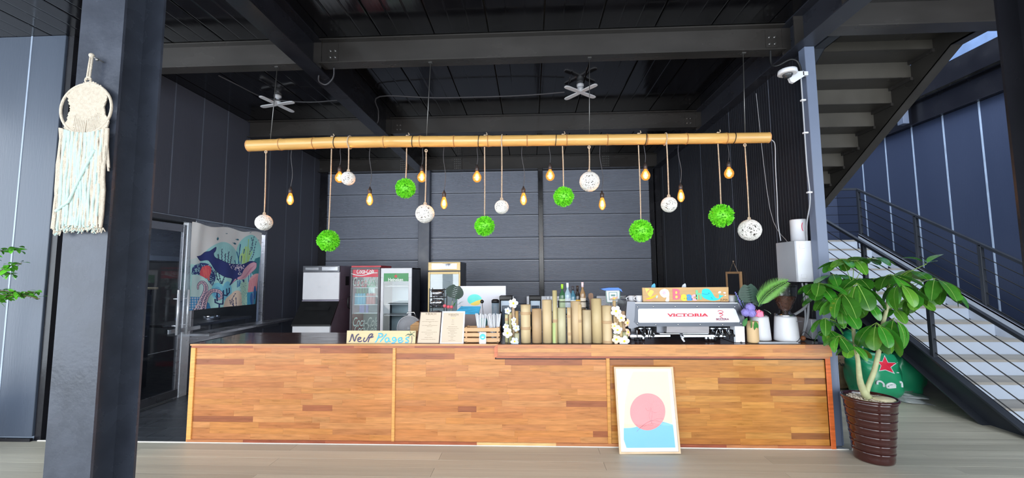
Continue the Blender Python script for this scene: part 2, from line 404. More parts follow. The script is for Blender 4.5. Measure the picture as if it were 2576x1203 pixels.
beam_x(-2.33, 2.735, 4.33, 4.48, 4.0, 4.285, (-2.2, 2.62))
beam_x(-4.8, -2.53, 6.68, 6.83, 4.0, 4.285, ())
beam_x(-2.33, 2.735, 6.68, 6.83, 4.0, 4.285, (-2.2, 2.62))
ob = beam_x(XL, XR, YB-.16, YB+.02, 3.985, 4.285, ())
for xx in (-2.85, -1.62, 1.7):
    sp = MB().box(xx-.10, xx+.10, YB-.10, YB-.072, 3.99, 4.28).build('splice_plate', M_beamweb, ob)
    for dx in (-.06, -.02, .02, .06):
        for zz in (4.03, 4.08, 4.13, 4.18, 4.23): MB().lathe([(.012, YB-.10), (.012, YB-.12)], (xx+dx, 0, zz), 6, 'y').build('bolt', M_bolt, sp)
# ---- steel columns in front
col = hbeam_v('steel_column', -2.36, 2.09, 2.34, .25, 3.95, pm('column_steel', (54, 58, 68), .26, var=.22, scale=6, bump=.12, bscale=40))
# bracket web highlight plates are part of the column itself
col2 = hbeam_v('steel_column', 2.935, 2.25, 2.50, .25, 3.95, M_steel)
struct(MB().bbox(2.83, 2.93, 4.2, 4.3, 0, 3.95, .004).build('steel_post', M_steelgrey))
struct(MB().bbox(2.93, 2.955, 4.215, 4.285, 0, .9, .003).build('steel_post_strip', M_steelgrey))
# ---- stairwell shell
M_jbl = pm('bright_joint', (176, 194, 220), .4)
w = struct(MB().box(6.72, 6.8, 0.6, YB, 0, 4.55).build('wall_right', M_joint))
ys = [.6, 1.34, 1.89, 2.44, 2.99, 3.54, 4.09, 4.64, 5.186, 5.735, 6.283, 6.83, 7.375, 7.925, 8.48, YB]
for y0, y1 in zip(ys, ys[1:]): [MB().bbox(6.69, 6.73, y0+.008, y1-.008, 0, 4.15, .006).build('wall_panel', M_wallblue, w), MB().box(6.685, 6.72, y0-.014, y0+.010, 0, 4.15).build('joint_strip', M_jbl, w)]
struct(MB().box(6.60, 6.72, .6, YB, 4.15, 4.165).box(6.60, 6.72, .6, YB, 4.53, 4.545).box(6.67, 6.68, .6, YB, 4.165, 4.53).build('steel_beam', M_steel))
struct(MB().box(6.55, 6.8, .6, YB, 4.56, 4.9).build('trim_3', M_steel))
struct(MB().box(6.9, 7.0, .6, YB, 4.8, 7.4).build('wall_upper', pm('pale_blue_wall', (120, 146, 190), .5)))
struct(MB().bbox(6.5, 6.6, 7.3, 7.42, 4.2, 4.6, .004).build('steel_bracket', M_steelgrey))
struct(MB().box(2.9, 3.0, 4.1, YB, 4.3, 7.4).build('wall_upper_left', M_wallblue))
beam_x(2.93, 6.6, 3.94, 4.11, 4.0, 4.29, ())
struct(MB().box(2.93, 6.6, 3.80, 3.94, 4.28, 4.32).build('trim_4', M_steel))

# ---- kitchen beyond the glass
struct(MB().box(-8.2, -8.1, 4.35, 9.3, 0, 2.9).box(-8.2, XL-.12, 9.2, 9.3, 0, 2.9).box(-8.2, XL-.12, 4.36, 4.44, 0, 2.9).build('wall_kitchen_inner', pm('kitchen_wall', (120, 124, 128), .5)))
struct(MB().box(-8.2, XL-.04, 4.36, 9.3, 2.85, 2.95).build('ceiling_kitchen', pm('kitchen_ceiling', (110, 112, 114), .6)))
kl = bpy.data.lights.new('kitchen_fill', 'AREA'); kl.energy = 170; kl.size = 1.0; klo = bpy.data.objects.new('kitchen_fill', kl); COL.objects.link(klo); klo.location = (-6.6, 5.6, 2.8)  # unseen area light added to brighten the kitchen behind the glass
# ================================================================== STAIRCASE
M_riser = pm('pale_riser', (178, 188, 204), .5, var=.03)
M_tread = pm('beige_tread', (150, 146, 140), .55, var=.08, scale=8)
M_soffit = pm('black_stair_soffit', (56, 53, 50), .34, var=.2, scale=3, bump=.05)
M_sofris = pm('lit_soffit_riser', (76, 72, 66), .4, var=.12, scale=3)  # lighter copy of the soffit steel: light on the risers put into colour
M_stringer = pm('charcoal_stringer', (50, 54, 62), .4, var=.1, scale=6)
RH, RG, SY = .188, .325, 4.76
t = thing('staircase', 'steel staircase with pale risers climbing away from the room, beside the right wall', 'staircase', (5.6, 4.76, 0))
for k in range(1, 13):
    y0 = SY+RG*(k-1); z1 = RH*k
    MB().box(4.90, 6.36, y0, y0+.012, z1-RH, z1-.004).build('riser', M_riser, t, fix=False)
    MB().box(4.90, 6.36, y0-.006, (y0+RG+.004) if k < 12 else YB-.02, z1-.03, z1).build('tread', M_tread, t, fix=False)
MB().box(3.0, 4.90, 7.75, YB-.02, RH*12-.03, RH*12).build('landing', M_tread, t)
MB().box(3.0, 4.90, 7.70, 7.76, RH*12-.2, RH*12).build('landing_edge', M_stringer, t)
def stringer(x0, x1, flip, name, par, y0, y1, zf, dz, mat):
    # sloping C channel: web and two flanges, lower edge zf(y), depth dz
    b = MB(); web = x1-.012 if not flip else x0
    def pl(ya, yb, za0, za1, zb0, zb1, xa, xb): b.prism([(ya, za0), (yb, zb0), (yb, zb1), (ya, za1)], 'x', xa, xb)
    pl(y0, y1, zf(y0), zf(y0)+dz, zf(y1), zf(y1)+dz, web, web+.012)
    pl(y0, y1, zf(y0), zf(y0)+.018, zf(y1), zf(y1)+.018, x0, x1)
    pl(y0, y1, zf(y0)+dz-.018, zf(y0)+dz, zf(y1)+dz-.018, zf(y1)+dz, x0, x1)
    return b.build(name, mat, par)
sl = RH/RG
zlow = lambda y: max(0.0, 0.0) + (y-4.79)*.60
# left stringer starts at the floor: clip its lower tip with a floor-level toe
b = MB()
yt = 3.98
x0, x1 = 4.80, 4.90
zt = lambda y: (y-4.79)*.60+.30
b.prism([(4.79, 0), (8.3, zlow(8.3)), (8.3, zt(8.3)), (4.29, 0)], 'x', x1-.014, x1)
b.prism([(4.79, 0), (8.3, zlow(8.3)), (8.3, zlow(8.3)+.02), (4.79+.035, .0)][::1], 'x', x0, x1)
b.prism([(4.29, 0), (8.3, zt(8.3)), (8.3, zt(8.3)-.02), (4.33, 0)], 'x', x0, x1)
b.build('stringer', M_stringer, t)
b = MB(); b.prism([(4.79, 0), (8.3, zlow(8.3)), (8.3, zt(8.3)-.04), (4.2, .02), (4.2, 0)], 'x', 6.36, 6.38); b.build('stringer', pm('pale_grey_stringer', (186, 194, 208), .5), t)
b = MB(); b.prism([(4.2, .02), (8.3, zt(8.3)-.04), (8.3, zt(8.3)-.07), (4.2, .0)], 'x', 6.36, 6.46); b.build('stringer_cap', M_stringer, t)
# railings
def railing(x, name, label, y0, y1, posts, zbase, flat=None):
    r = thing(name, label, 'railing', (x, (y0+y1)/2, 0))
    zr = lambda y: (y-SY)*sl+RH+1.0
    pts = [(x, y0, zr(y0)), (x, y1, zr(y1))]
    MB().prism([(y0, zr(y0)-.02), (y1, zr(y1)-.02), (y1, zr(y1)+.02), (y0, zr(y0)+.02)], 'x', x-.025, x+.025).build('handrail', M_stringer, r)
    for py in posts: MB().bbox(x-.025, x+.025, py-.025, py+.025, zbase(py), zr(py)-.01, .003).build('post', M_stringer, r)
    for k in range(1, 6):
        d = k*.168
        MB().tube([(x, y0, zr(y0)-d), (x, y1, zr(y1)-d)], .006, 6).build('cable', M_black, r)
    if flat:
        (fx0, fx1, fy) = flat; z = zr(y1)+.0
        MB().box(fx0, x, y1-.02, y1+.02, z-.02, z+.02).build('handrail', M_stringer, r)
        for k in range(1, 6): MB().tube([(fx0, y1, z-.168*k), (x, y1, z-.168*k)], .005, 6).build('cable', M_black, r)
        MB().bbox(fx0, fx0+.05, y1-.025, y1+.025, z-1.0, z, .003).build('post', M_stringer, r)
    return r
railing(4.86, 'stair_railing', 'black cable railing on the near side of the pale steps', 3.9, 8.25, (3.95, 5.33, 6.26, 7.3, 8.2), lambda y: zt(y)-.02 if y > 4.3 else 0)
railing(6.42, 'stair_railing', 'black cable railing along the blue wall, turning at the landing', 4.3, 8.33, (4.6, 5.35, 6.2, 7.15, 8.3), lambda y: zt(y)-.08, flat=(5.2, 6.42, 8.33))
# upper flight seen from below
u = thing('upper_staircase', 'black steel upper stair flight seen from below, over the green bags', 'staircase', (3.85, 7.2, RH*12))
z24 = RH*24
UY, UZ, UG, UH = 4.622, 4.117, .282, .192
for k in range(0, 9):
    yb = UY+UG*k; zb = UZ-UH*k
    MB().box(3.20, 4.50, yb, yb+.008, zb-.008, zb+UH-.006).build('riser', M_sofris, u, fix=False)
    MB().box(3.20, 4.50, yb-.004, yb+UG-.0, zb-.012, zb-.006).build('tread', M_soffit, u, fix=False)
    MB().box(4.47, 4.50, yb-.02, yb+UG, zb-.05, zb-.012).build('cleat', M_beamweb, u, fix=False)
MB().box(3.20, 4.50, 4.12, UY, UZ+.1, UZ+.12).build('tread', M_soffit, u)
sU = UH/UG
for (xa, xb, webx) in ((3.08, 3.20, 3.19), (4.50, 4.62, 4.50)):
    zlo = lambda y: 4.045-(y-4.43)*.645
    b = MB()
    b.prism([(4.43, 4.045), (7.75, zlo(7.75)), (7.75, zlo(7.75)+.34), (4.30, 4.045+.40), (4.12, 4.045+.40), (4.12, 4.045)], 'x', webx, webx+.01)
    b.prism([(4.12, 4.045), (4.43, 4.045), (7.75, zlo(7.75)), (7.75, zlo(7.75)+.015), (4.43, 4.06), (4.12, 4.06)], 'x', xa, xb)
    b.build('stringer', M_stringer if xa < 4 else M_soffit, u)

# ================================================================== KITCHEN DOOR, WINDOW AND WHAT SHOWS BEHIND THE GLASS
xw = XL+.01
dr = sroot('door_4', (XL, 5.1, 0))
def frame_y(name, mat, par, y0, y1, z0, z1, wd, x0=XL-.05, x1=XL+.02):
    return MB().bbox(x0, x1, y0, y1, z1-wd, z1, .002).bbox(x0, x1, y0, y0+wd, z0, z1-wd, .002).bbox(x0, x1, y1-wd, y1, z0, z1-wd, .002).build(name, mat, par)
MB().bbox(XL-.06, XL+.02, 4.84, 5.72, 2.40, 2.46, .003).build('door_head', M_dinox, dr)
MB().bbox(XL-.06, XL+.02, 4.84, 4.90, 0, 2.40, .003).bbox(XL-.05, XL+.02, 5.585, 5.72, 0, 2.40, .003).build('door_jamb', M_bright, dr)
MB().bbox(XL-.03, XL+.01, 4.90, 4.95, .0, 2.36, .002).bbox(XL-.03, XL+.01, 5.53, 5.585, .0, 2.36, .002).bbox(XL-.03, XL+.01, 4.95, 5.53, 2.26, 2.36, .002).build('door_stile', M_inox, dr)
MB().bbox(XL-.03, XL+.012, 4.90, 5.58, .02, .12, .002).build('bottom_rail', M_dinox, dr)
MB().box(XL-.012, XL-.006, 4.95, 5.53, .12, 2.26).build('glass_pane', M_glassdark, dr)
for yy in (5.44, 5.60):
    h = MB().tube([(XL+.07, yy, .86), (XL+.07, yy, 1.46)], .016, 10)
    h.tube([(XL+.0, yy, .98), (XL+.07, yy, .98)], .008, 6); h.tube([(XL+.0, yy, 1.34), (XL+.07, yy, 1.34)], .008, 6)
    h.build('pull_handle', M_bright, dr)
MB().bbox(XL+.012, XL+.022, 5.36, 5.9, .88, .935, .002).build('lock_plate', M_chrome, dr)
wn = sroot('window_1', (XL, 6.5, .8))
frame_y('window_frame', M_inox, wn, 5.72, 7.34, .79, 2.44, .05)
MB().bbox(XL-.05, XL+.02, 5.72, 7.34, .79, .83, .002).build('window_frame', M_inox, wn)
MB().box(XL-.012, XL-.006, 5.77, 7.30, .83, 2.39).build('glass_pane', M_glassdark, wn)
MB().bbox(XL-.02, XL+.30, 5.72, 7.80, .80, .84, .003).box(XL, XL+.02, 5.72, 7.8, .70, .80).build('window_sill', M_inox, wn)
# kitchen equipment behind the glass
t = thing('range_hood', 'stainless extraction hood high behind the kitchen door glass', 'hood', (-6.3, 6.2, 1.8))
MB().prism([(5.3, 1.98), (7.6, 1.98), (7.6, 2.5), (5.3, 2.5)], 'x', -7.0, -6.1).build('hood_body', M_inox, t)
MB().prism([(5.3, 1.90), (7.6, 1.90), (7.6, 1.98), (5.3, 1.98)], 'x', -7.05, -6.02).build('hood_rim', M_chrome, t)
t = thing('kitchen_cabinet', 'tall dark kitchen cabinet with glass front behind the door glass', 'cabinet', (-5.9, 5.6, 0))
MB().bbox(-6.4, -5.75, 5.15, 6.1, 0, 1.45, .005).build('body', M_dinox, t)
MB().bbox(-6.45, -5.7, 5.10, 6.15, 1.45, 1.48, .003).build('worktop', pm('cream_board', (200, 184, 150), .5), t)
for z in (.4, .75, 1.1): MB().box(-5.75, -5.735, 5.2, 6.05, z, z+.012).build('shelf_edge', M_chrome, t)
t = thing('serving_tray', 'silver foil tray of crockery on the cream board behind the door', 'tray', (-5.95, 5.5, 1.48))
MB().lathe([(.0, 1.482), (.16, 1.482), (.2, 1.54), (.19, 1.54), (.15, 1.49), (0, 1.49)], (-5.98, 5.5, 0), 20).build('dish', M_chrome, t)
MB().sphere((-5.98, 5.5, 1.54), .09, 12, .5).build('bowl', M_whitep, t)
t = thing('kitchen_table', 'stainless kitchen worktable behind the window below the whale cloth', 'table', (-5.6, 6.9, 0))
MB().bbox(-6.0, -5.2, 6.2, 7.6, .86, .90, .003).build('table_top', M_inox, t)
for xx in (-5.95, -5.25):
    for yy in (6.25, 7.55): MB().box(xx-.02, xx+.02, yy-.02, yy+.02, 0, .86).build('leg', M_inox, t)
t = tag(MB().lathe([(0, .90), (.09, .90), (.11, 1.0), (.105, 1.0), (.085, .91), (0, .91)], (-5.4, 6.15, 0), 18).build('mixing_bowl', pm('blue_plastic', (30, 70, 190), .4)), 'small blue plastic bowl behind the window beside the worktable', 'bowl')
t.location = (0, .16, 0)
t = thing('sauce_pan', 'shiny pan with a handle on the worktable behind the window', 'pan', (-5.5, 7.0, .9))
MB().lathe([(0, .902), (.12, .902), (.13, .97), (.125, .97), (.115, .91), (0, .91)], (-5.5, 7.0, 0), 18).build('pan_body', M_chrome, t)
MB().tube([(-5.4, 6.95, .96), (-5.25, 6.8, .98)], .01, 6).build('handle', M_chrome, t)

# ================================================================== PAINTED CLOTH
def painter(gx, gz, nu, nv, base):
    A = np.zeros((nv, nu, 3)); A[:] = base
    return A
class Paint:
    def __init__(s, U, V, base): s.U = U; s.V = V; s.A = np.zeros(U.shape+(3,)); s.A[:] = lin(base)
    def put(s, m, c, a=1.0):
        s.A[m] = s.A[m]*(1-a)+np.array(lin(c))*a
    def ell(s, cx, cy, rx, ry, c, a=1.0, rot=0, clip=None):
        x = s.U-cx; y = s.V-cy; cr, sr = math.cos(rot), math.sin(rot)
        m = ((x*cr+y*sr)/rx)**2+((-x*sr+y*cr)/ry)**2 < 1
        if clip is not None: m &= clip
        s.put(m, c, a); return m
    def inpoly(s, P):
        m = np.zeros(s.U.shape, bool); n = len(P); j = n-1
        for i in range(n):
            xi, yi = P[i][:2]; xj, yj = P[j][:2]
            if abs(yj-yi) > 1e-9: m ^= ((yi > s.V) != (yj > s.V)) & (s.U < (xj-xi)*(s.V-yi)/(yj-yi)+xi)
            j = i
        return m
    def poly(s, P, c, a=1.0): m = s.inpoly(P); s.put(m, c, a); return m
    def line(s, P, w, c, a=1.0, w2=None):
        n = len(P)-1
        for i in range(n):
            (ax, ay), (bx, by) = P[i][:2], P[i+1][:2]; dx, dy = bx-ax, by-ay; L2 = dx*dx+dy*dy+1e-9
            t = np.clip(((s.U-ax)*dx+(s.V-ay)*dy)/L2, 0, 1)
            ww = w if w2 is None else w+(w2-w)*(i+t)/n
            s.put(((s.U-ax-t*dx)**2+(s.V-ay-t*dy)**2) < (ww/2)**2, c, a)
def sp(P, k=6): return [(p.x, p.y) for p in smooth_path([(x, y, 0) for x, y in P], k)]
NU, NV = 330, 400
uu, vv = np.meshgrid(np.linspace(0, 1, NU), np.linspace(0, 1, NV))
# cloth corners in photo zoom coordinates: drawing frame a,b
TL, TR, BR, BL = np.array((65, 38)), np.array((908, 168)), np.array((838, 1035)), np.array((18, 1115))
UU = ((1-uu)*(1-vv))[..., None]*TL+(uu*(1-vv))[..., None]*TR+(uu*vv)[..., None]*BR+((1-uu)*vv)[..., None]*BL
P = Paint(UU[..., 0], UU[..., 1], (206, 204, 204))
P.put(P.inpoly([(0, 520), (120, 470), (140, 640), (60, 1200), (0, 1200)]), (190, 222, 214))
P.ell(380, 640, 250, 360, (146, 194, 196)); P.ell(730, 520, 185, 335, (142, 198, 198))
P.poly([(0, 560), (900, 540), (900, 1200), (0, 1200)], (158, 208, 200))
for x in range(200, 560, 22): P.line([(x, 330+abs(x-380)*.3), (x-4, 540)], 4, (120, 172, 176), .6)
P.ell(690, 440, 60, 110, (160, 206, 160)); P.ell(640, 480, 40, 70, (176, 214, 120), .6)
for x, y0, d in ((715, 240, 10), (680, 330, -30), (745, 380, -40), (770, 400, -60), (660, 400, 10)): P.line(sp([(x, y0), (x-5, 420), (x+d, 540)]), 9, (160, 200, 110))
for pts in ([(615, 300), (600, 430), (585, 560)], [(630, 450), (618, 560)], [(570, 400), (590, 480), (600, 560)], [(540, 510), (555, 560)], [(665, 365), (655, 420)]): P.line(sp(pts), 14, (34, 84, 128), 1, 7)
for pts in ([(790, 220), (760, 330), (735, 430)], [(755, 230), (775, 310), (765, 380)], [(820, 285), (800, 370), (790, 440), (760, 500)]):
    q = sp(pts, 5); P.line(q, 4, (36, 50, 92)); [P.ell(x, y, 8, 6, (36, 50, 92)) for x, y in q[::2]]
for x, y0, x2, y2 in ((375, 370, 375, 520), (330, 430, 340, 500), (415, 430, 410, 540), (455, 405, 440, 540), (490, 460, 470, 550)):
    P.line([(x, y0), (x2, y2)], 7, (40, 48, 84)); [P.ell(x+(x2-x)*t+4*(-1)**i, y0+(y2-y0)*t, 7, 5, (40, 48, 84)) for i, t in enumerate(np.linspace(0, 1, 8))]
P.poly([(815, 490), (880, 465), (870, 680), (790, 690), (760, 640)], (60, 122, 132))
for pts in ([(330, 570), (300, 640), (360, 790)], [(345, 640), (350, 700), (370, 790)], [(405, 700), (385, 760), (375, 790)], [(310, 620), (330, 740)]):
    q = sp(pts, 6); P.line(q, 6, (34, 54, 88)); [P.ell(x, y, 9, 7, (34, 54, 88)) for x, y in q[::2]]
for pts in ([(570, 760), (565, 835)], [(590, 750), (580, 830)], [(605, 760), (590, 820)], [(735, 690), (735, 770)], [(765, 660), (760, 750)]): P.line(pts, 10, (44, 104, 156))
m = P.poly(sp([(60, 590), (100, 560), (170, 535), (240, 560), (290, 640), (310, 730), (270, 820), (210, 740), (140, 690), (50, 680)]), (48, 62, 110))
rnd = random.Random(3)
for _ in range(170):
    x, y = rnd.uniform(55, 305), rnd.uniform(540, 800)
    P.ell(x, y, 7, 4, (150, 196, 206), 1, rnd.uniform(0, 3), clip=m)
P.ell(200, 650, 55, 85, (196, 78, 90), 1, .3, clip=m)
for pts in ([(170, 590), (190, 700)], [(200, 590), (215, 720)], [(225, 620), (235, 750)], [(185, 620), (205, 680)], [(240, 680), (225, 740)]): P.line(sp(pts), 13, (226, 96, 96))
P.poly(sp([(60, 690), (140, 700), (230, 780), (270, 830), (200, 960), (30, 960)]), (176, 222, 216))
P.poly([(30, 950), (140, 955), (170, 1120), (10, 1120)], (60, 132, 182)); P.poly([(180, 1000), (240, 1030), (270, 1120), (150, 1120)], (60, 132, 182))
P.ell(330, 880, 65, 100, (116, 186, 206)); P.ell(440, 890, 60, 125, (112, 180, 208)); P.ell(330, 900, 40, 70, (96, 160, 192))
def tent(pts, w0, w1):
    q = sp(pts, 8); P.line(q, w0+12, (38, 50, 92), 1, w1+10); P.line(q, w0, (226, 176, 186), 1, w1)
    for i in range(0, len(q)-1, 3):
        f = i/len(q); r = (w0+(w1-w0)*f)*.26
        P.ell(q[i][0], q[i][1], r, r*1.25, (38, 50, 92)); P.ell(q[i][0], q[i][1], r*.45, r*.6, (226, 176, 186))
tent([(100, 1110), (150, 1000), (190, 910), (200, 830), (170, 775), (125, 800), (115, 855)], 66, 10)
tent([(165, 1110), (185, 1010), (220, 930), (280, 880), (350, 890), (378, 940), (350, 980), (325, 950)], 60, 12)
for x in range(30, 160, 26):
    for y in range(970, 1120, 30): P.ell(x, y, 8, 10, (220, 230, 236)); P.ell(x, y, 4, 5, (60, 132, 182))
for pts in ([(350, 1120), (350, 1040), (310, 1020), (310, 985)], [(350, 1040), (390, 1040), (392, 880)], [(392, 930), (440, 940), (430, 860)], [(440, 930), (470, 900), (465, 850)], [(330, 1000), (330, 910)]): P.line(pts, 16, (34, 50, 92))
P.poly(sp([(390, 1120), (420, 990), (480, 930), (540, 880), (600, 890), (640, 980), (660, 1120)]), (226, 184, 168))
for pts in ([(520, 1070), (500, 1000), (540, 915)], [(550, 1070), (545, 960)], [(490, 1040), (480, 990)], [(520, 1060), (515, 990)]): q = sp(pts, 5); P.line(q, 6, (40, 48, 84)); [P.ell(x, y, 8, 5, (40, 48, 84)) for x, y in q[::2]]
P.poly(sp([(600, 800), (680, 750), (730, 830), (720, 1120), (650, 1120), (620, 940)]), (166, 206, 186))
for _ in range(60): P.ell(rnd.uniform(600, 720), rnd.uniform(780, 1050), 4, 5, (110, 160, 156))
P.poly(sp([(720, 900), (740, 760), (790, 690), (860, 670), (900, 700), (880, 900)]), (222, 150, 156))
for k in range(10): P.line([(745+k*12, 760-k*8), (730+k*12, 900)], 4, (190, 90, 110), .8)
P.poly([(710, 900), (870, 880), (860, 1080), (705, 1080)], (60, 140, 170)); P.ell(775, 980, 30, 75, (48, 92, 148)); P.ell(820, 900, 22, 80, (48, 92, 148)); P.line([(790, 900), (790, 1050)], 5, (220, 230, 236))
# the whale
wh = sp([(107, 460), (150, 445), (195, 400), (240, 385), (280, 350), (305, 338), (298, 385), (278, 420), (300, 470), (370, 505), (450, 545), (560, 555), (650, 552), (740, 522), (800, 525), (832, 545), (825, 600), (770, 660), (690, 720), (620, 742), (560, 745), (490, 800), (470, 808), (500, 735), (420, 715), (360, 680), (290, 610), (245, 530), (215, 500), (150, 512), (125, 490)], 5)
P.poly(wh, (44, 54, 108)); P.line(wh+[wh[0]], 5, (28, 34, 76))
P.poly(sp([(832, 545), (828, 600), (770, 660), (690, 725), (620, 742), (575, 740), (570, 720), (620, 690), (660, 620), (740, 555), (800, 532)], 5), (214, 156, 172))
for k in range(6): P.line(sp([(600+k*18, 735-k*4), (690+k*14, 690-k*12), (760+k*10, 600-k*6)]), 3, (176, 110, 134), .8)
P.poly([(560, 738), (480, 808), (500, 790), (540, 735)], (214, 156, 172)); P.poly(sp([(630, 745), (665, 745), (662, 780), (645, 770)]), (44, 54, 108))
P.ell(600, 672, 22, 15, (236, 236, 240)); P.ell(600, 672, 14, 9, (44, 54, 108))
for _ in range(70): P.ell(rnd.gauss(580, 55), rnd.gauss(595, 18), 6, 3.5, (200, 190, 214))
for x, y in ((465, 560), (485, 590), (625, 592), (655, 572)): P.ell(x, y, 8, 9, (236, 190, 200))
for x, y, s_, r_ in ((325, 232, 20, 1.7), (578, 238, 18, 0), (540, 293, 20, .2), (440, 177, 8, 0), (740, 155, 8, 0), (858, 262, 7, .5)):
    P.ell(x, y, s_, s_*.6, (44, 98, 116), 1, r_); P.poly([(x-s_*math.cos(r_), y-s_*math.sin(r_)), (x-s_*1.5*math.cos(r_)-4, y-s_*1.5*math.sin(r_)-7), (x-s_*1.5*math.cos(r_)+2, y-s_*1.5*math.sin(r_)+8)], (44, 98, 116))
def painted_sheet(name, A, pos, mat, parent):
    nv, nu = A.shape[:2]; me = bpy.data.meshes.new(name); V = pos.reshape(-1, 3)
    idx = np.arange(nu*nv).reshape(nv, nu)
    fs = np.stack([idx[:-1, :-1], idx[1:, :-1], idx[1:, 1:], idx[:-1, 1:]], -1).reshape(-1, 4)
    me.from_pydata(V.tolist(), [], fs.tolist()); at = me.color_attributes.new('paint', 'FLOAT_COLOR', 'POINT')
    at.data.foreach_set('color', np.concatenate([A.reshape(-1, 3), np.ones((nu*nv, 1))], 1).astype(np.float32).ravel())
    me.polygons.foreach_set('use_smooth', [True]*len(me.polygons)); me.materials.append(mat)
    o = bpy.data.objects.new(name, me); link(o, parent); return o
zz = zoom(470, 550, 4.814)
pos = np.zeros((NV, NU, 3)); XT = XL+.07
for j in range(NV):
    for i in (0, NU-1): pass
cor = {k: onX(*zz(*c), XT) for k, c in dict(TL=TL, TR=TR, BR=BR, BL=BL).items()}
for ax in range(3):
    pos[..., ax] = (1-uu)*(1-vv)*cor['TL'][ax]+uu*(1-vv)*cor['TR'][ax]+uu*vv*cor['BR'][ax]+(1-uu)*vv*cor['BL'][ax]
sag = .035*np.sin(uu*PI*2.2)**2*(1-vv)**3
pos[..., 2] -= sag
P.A = np.clip(P.A*1.45, 0, .86)
pos[..., 0] += .006*np.sin(uu*26+vv*3)*(.3+vv)+.010*np.exp(-((uu-.08)/.05)**2)+.008*np.sin(uu*9-vv*5)
cl = painted_sheet('wall_cloth', P.A, pos, attr_mat('painted_cotton', .9, bump=.3), None)
tag(cl, 'hanging cloth printed with a dark blue whale over corals, covering the kitchen window', 'tapestry')
# ================================================================== WALL HANGING AND PLANTS
XYM = 2.075     # plane just in front of the left column
mz1 = zoom(120, 120, 5.011); mz2 = zoom(110, 340, 4.627)
M_cot = pm('cream_cotton', (186, 174, 158), .9, var=.12, scale=60, bump=.5)
M_mint = pm('mint_ribbon', (166, 184, 177), .85, var=.1, scale=40, bump=.3)
def mY(zf, a, b, y=XYM-.02): return onY(*zf(a, b), y)
c0 = mY(mz1, 485, 700)
t = thing('macrame_hanging', 'cream macrame wall hanging with mint strands on the left steel column', 'macrame', tuple(onY(195, 578, XYM-.02)))
ringr = (mY(mz1, 800, 720)-mY(mz1, 160, 780)).length/2
cc = (mY(mz1, 805, 740)+mY(mz1, 165, 800))/2
MB().tube([cc+Vector((ringr*math.cos(a), 0, ringr*.97*math.sin(a))) for a in [2*PI*k/40 for k in range(41)]], .0065, 8, cap=False).build('ring', M_cot, t)
top = mY(mz1, 555, 100); bot = mY(mz1, 510, 410)
b = MB(); b.tube([top+Vector((-.006, 0, 0)), bot+Vector((-.008, 0, 0))], .005, 6); b.tube([top+Vector((.006, 0, 0)), bot+Vector((.006, 0, 0))], .005, 6)
b.sphere(top, .013); b.tube([bot+Vector((.016*math.cos(a), 0, .016*math.sin(a))) for a in [2*PI*k/12 for k in range(13)]], .005, 6); b.build('hanging_loop', M_cot, t)
hk = mY(mz1, 600, 130); b = MB(); b.tube([top, hk, mY(mz1, 640, 150)+Vector((0, .03, 0))], .003, 6); b.sphere(mY(mz1, 625, 150), .008); b.build('wall_hook', M_bolt, t)
# knotted body: rows of small knots inside the ring outline
outl = [(240, 600), (330, 520), (420, 460), (490, 435), (580, 440), (680, 490), (750, 580), (735, 640), (700, 740), (715, 840), (760, 920), (740, 1000), (640, 1060), (440, 1130), (300, 1100), (230, 1110), (200, 1000), (250, 900), (285, 760), (260, 660)]
def inside(x, y, Pq):
    r = False; j = len(Pq)-1
    for i in range(len(Pq)):
        if (Pq[i][1] > y) != (Pq[j][1] > y) and x < (Pq[j][0]-Pq[i][0])*(y-Pq[i][1])/(Pq[j][1]-Pq[i][1])+Pq[i][0]: r = not r
        j = i
    return r
b = MB(); rr = random.Random(5); b.smooth = True
yy = 440; row = 0
while yy < 1130:
    xx = 190+(row % 2)*11
    while xx < 780:
        if inside(xx, yy, outl):
            lower = yy > 840+abs(xx-460)*-.6+90
            p = mY(mz1, xx+rr.uniform(-3, 3), yy+rr.uniform(-3, 3))
            s = .0062
            if not (lower and 330 < xx < 660): b.add([p+Vector((s*dx, s*.8*dy, s*dz)) for dx, dy, dz in ((0, -1, .2), (1, 0, .6), (0, 0, 1.2), (-1, 0, .4), (0, 0, -1.2), (1, .2, -.5))], [(0, 1, 2), (0, 2, 3), (0, 3, 4), (0, 4, 5), (0, 5, 1)])
        xx += 21
    yy += 15; row += 1
b.prism([(mY(mz1, x, y).x, mY(mz1, x, y).z) for x, y in outl if not (y > 1050 and 300 < x < 660)], 'y', XYM-.018, XYM-.010)
b.build('knotted_body', M_cot, t, fix=False)
b = MB()
for k in range(17):
    x0 = 330+k*20; b.tube([mY(mz1, x0+20, 820+abs(k-8)*-10+80), mY(mz1, x0+(-14 if k < 8 else 8), 1120-abs(k-9)*7)], .0042, 6)
b.build('warp_cord', M_cot, t, fix=False)['kind'] = 'stuff'
b = MB(); g = MB()
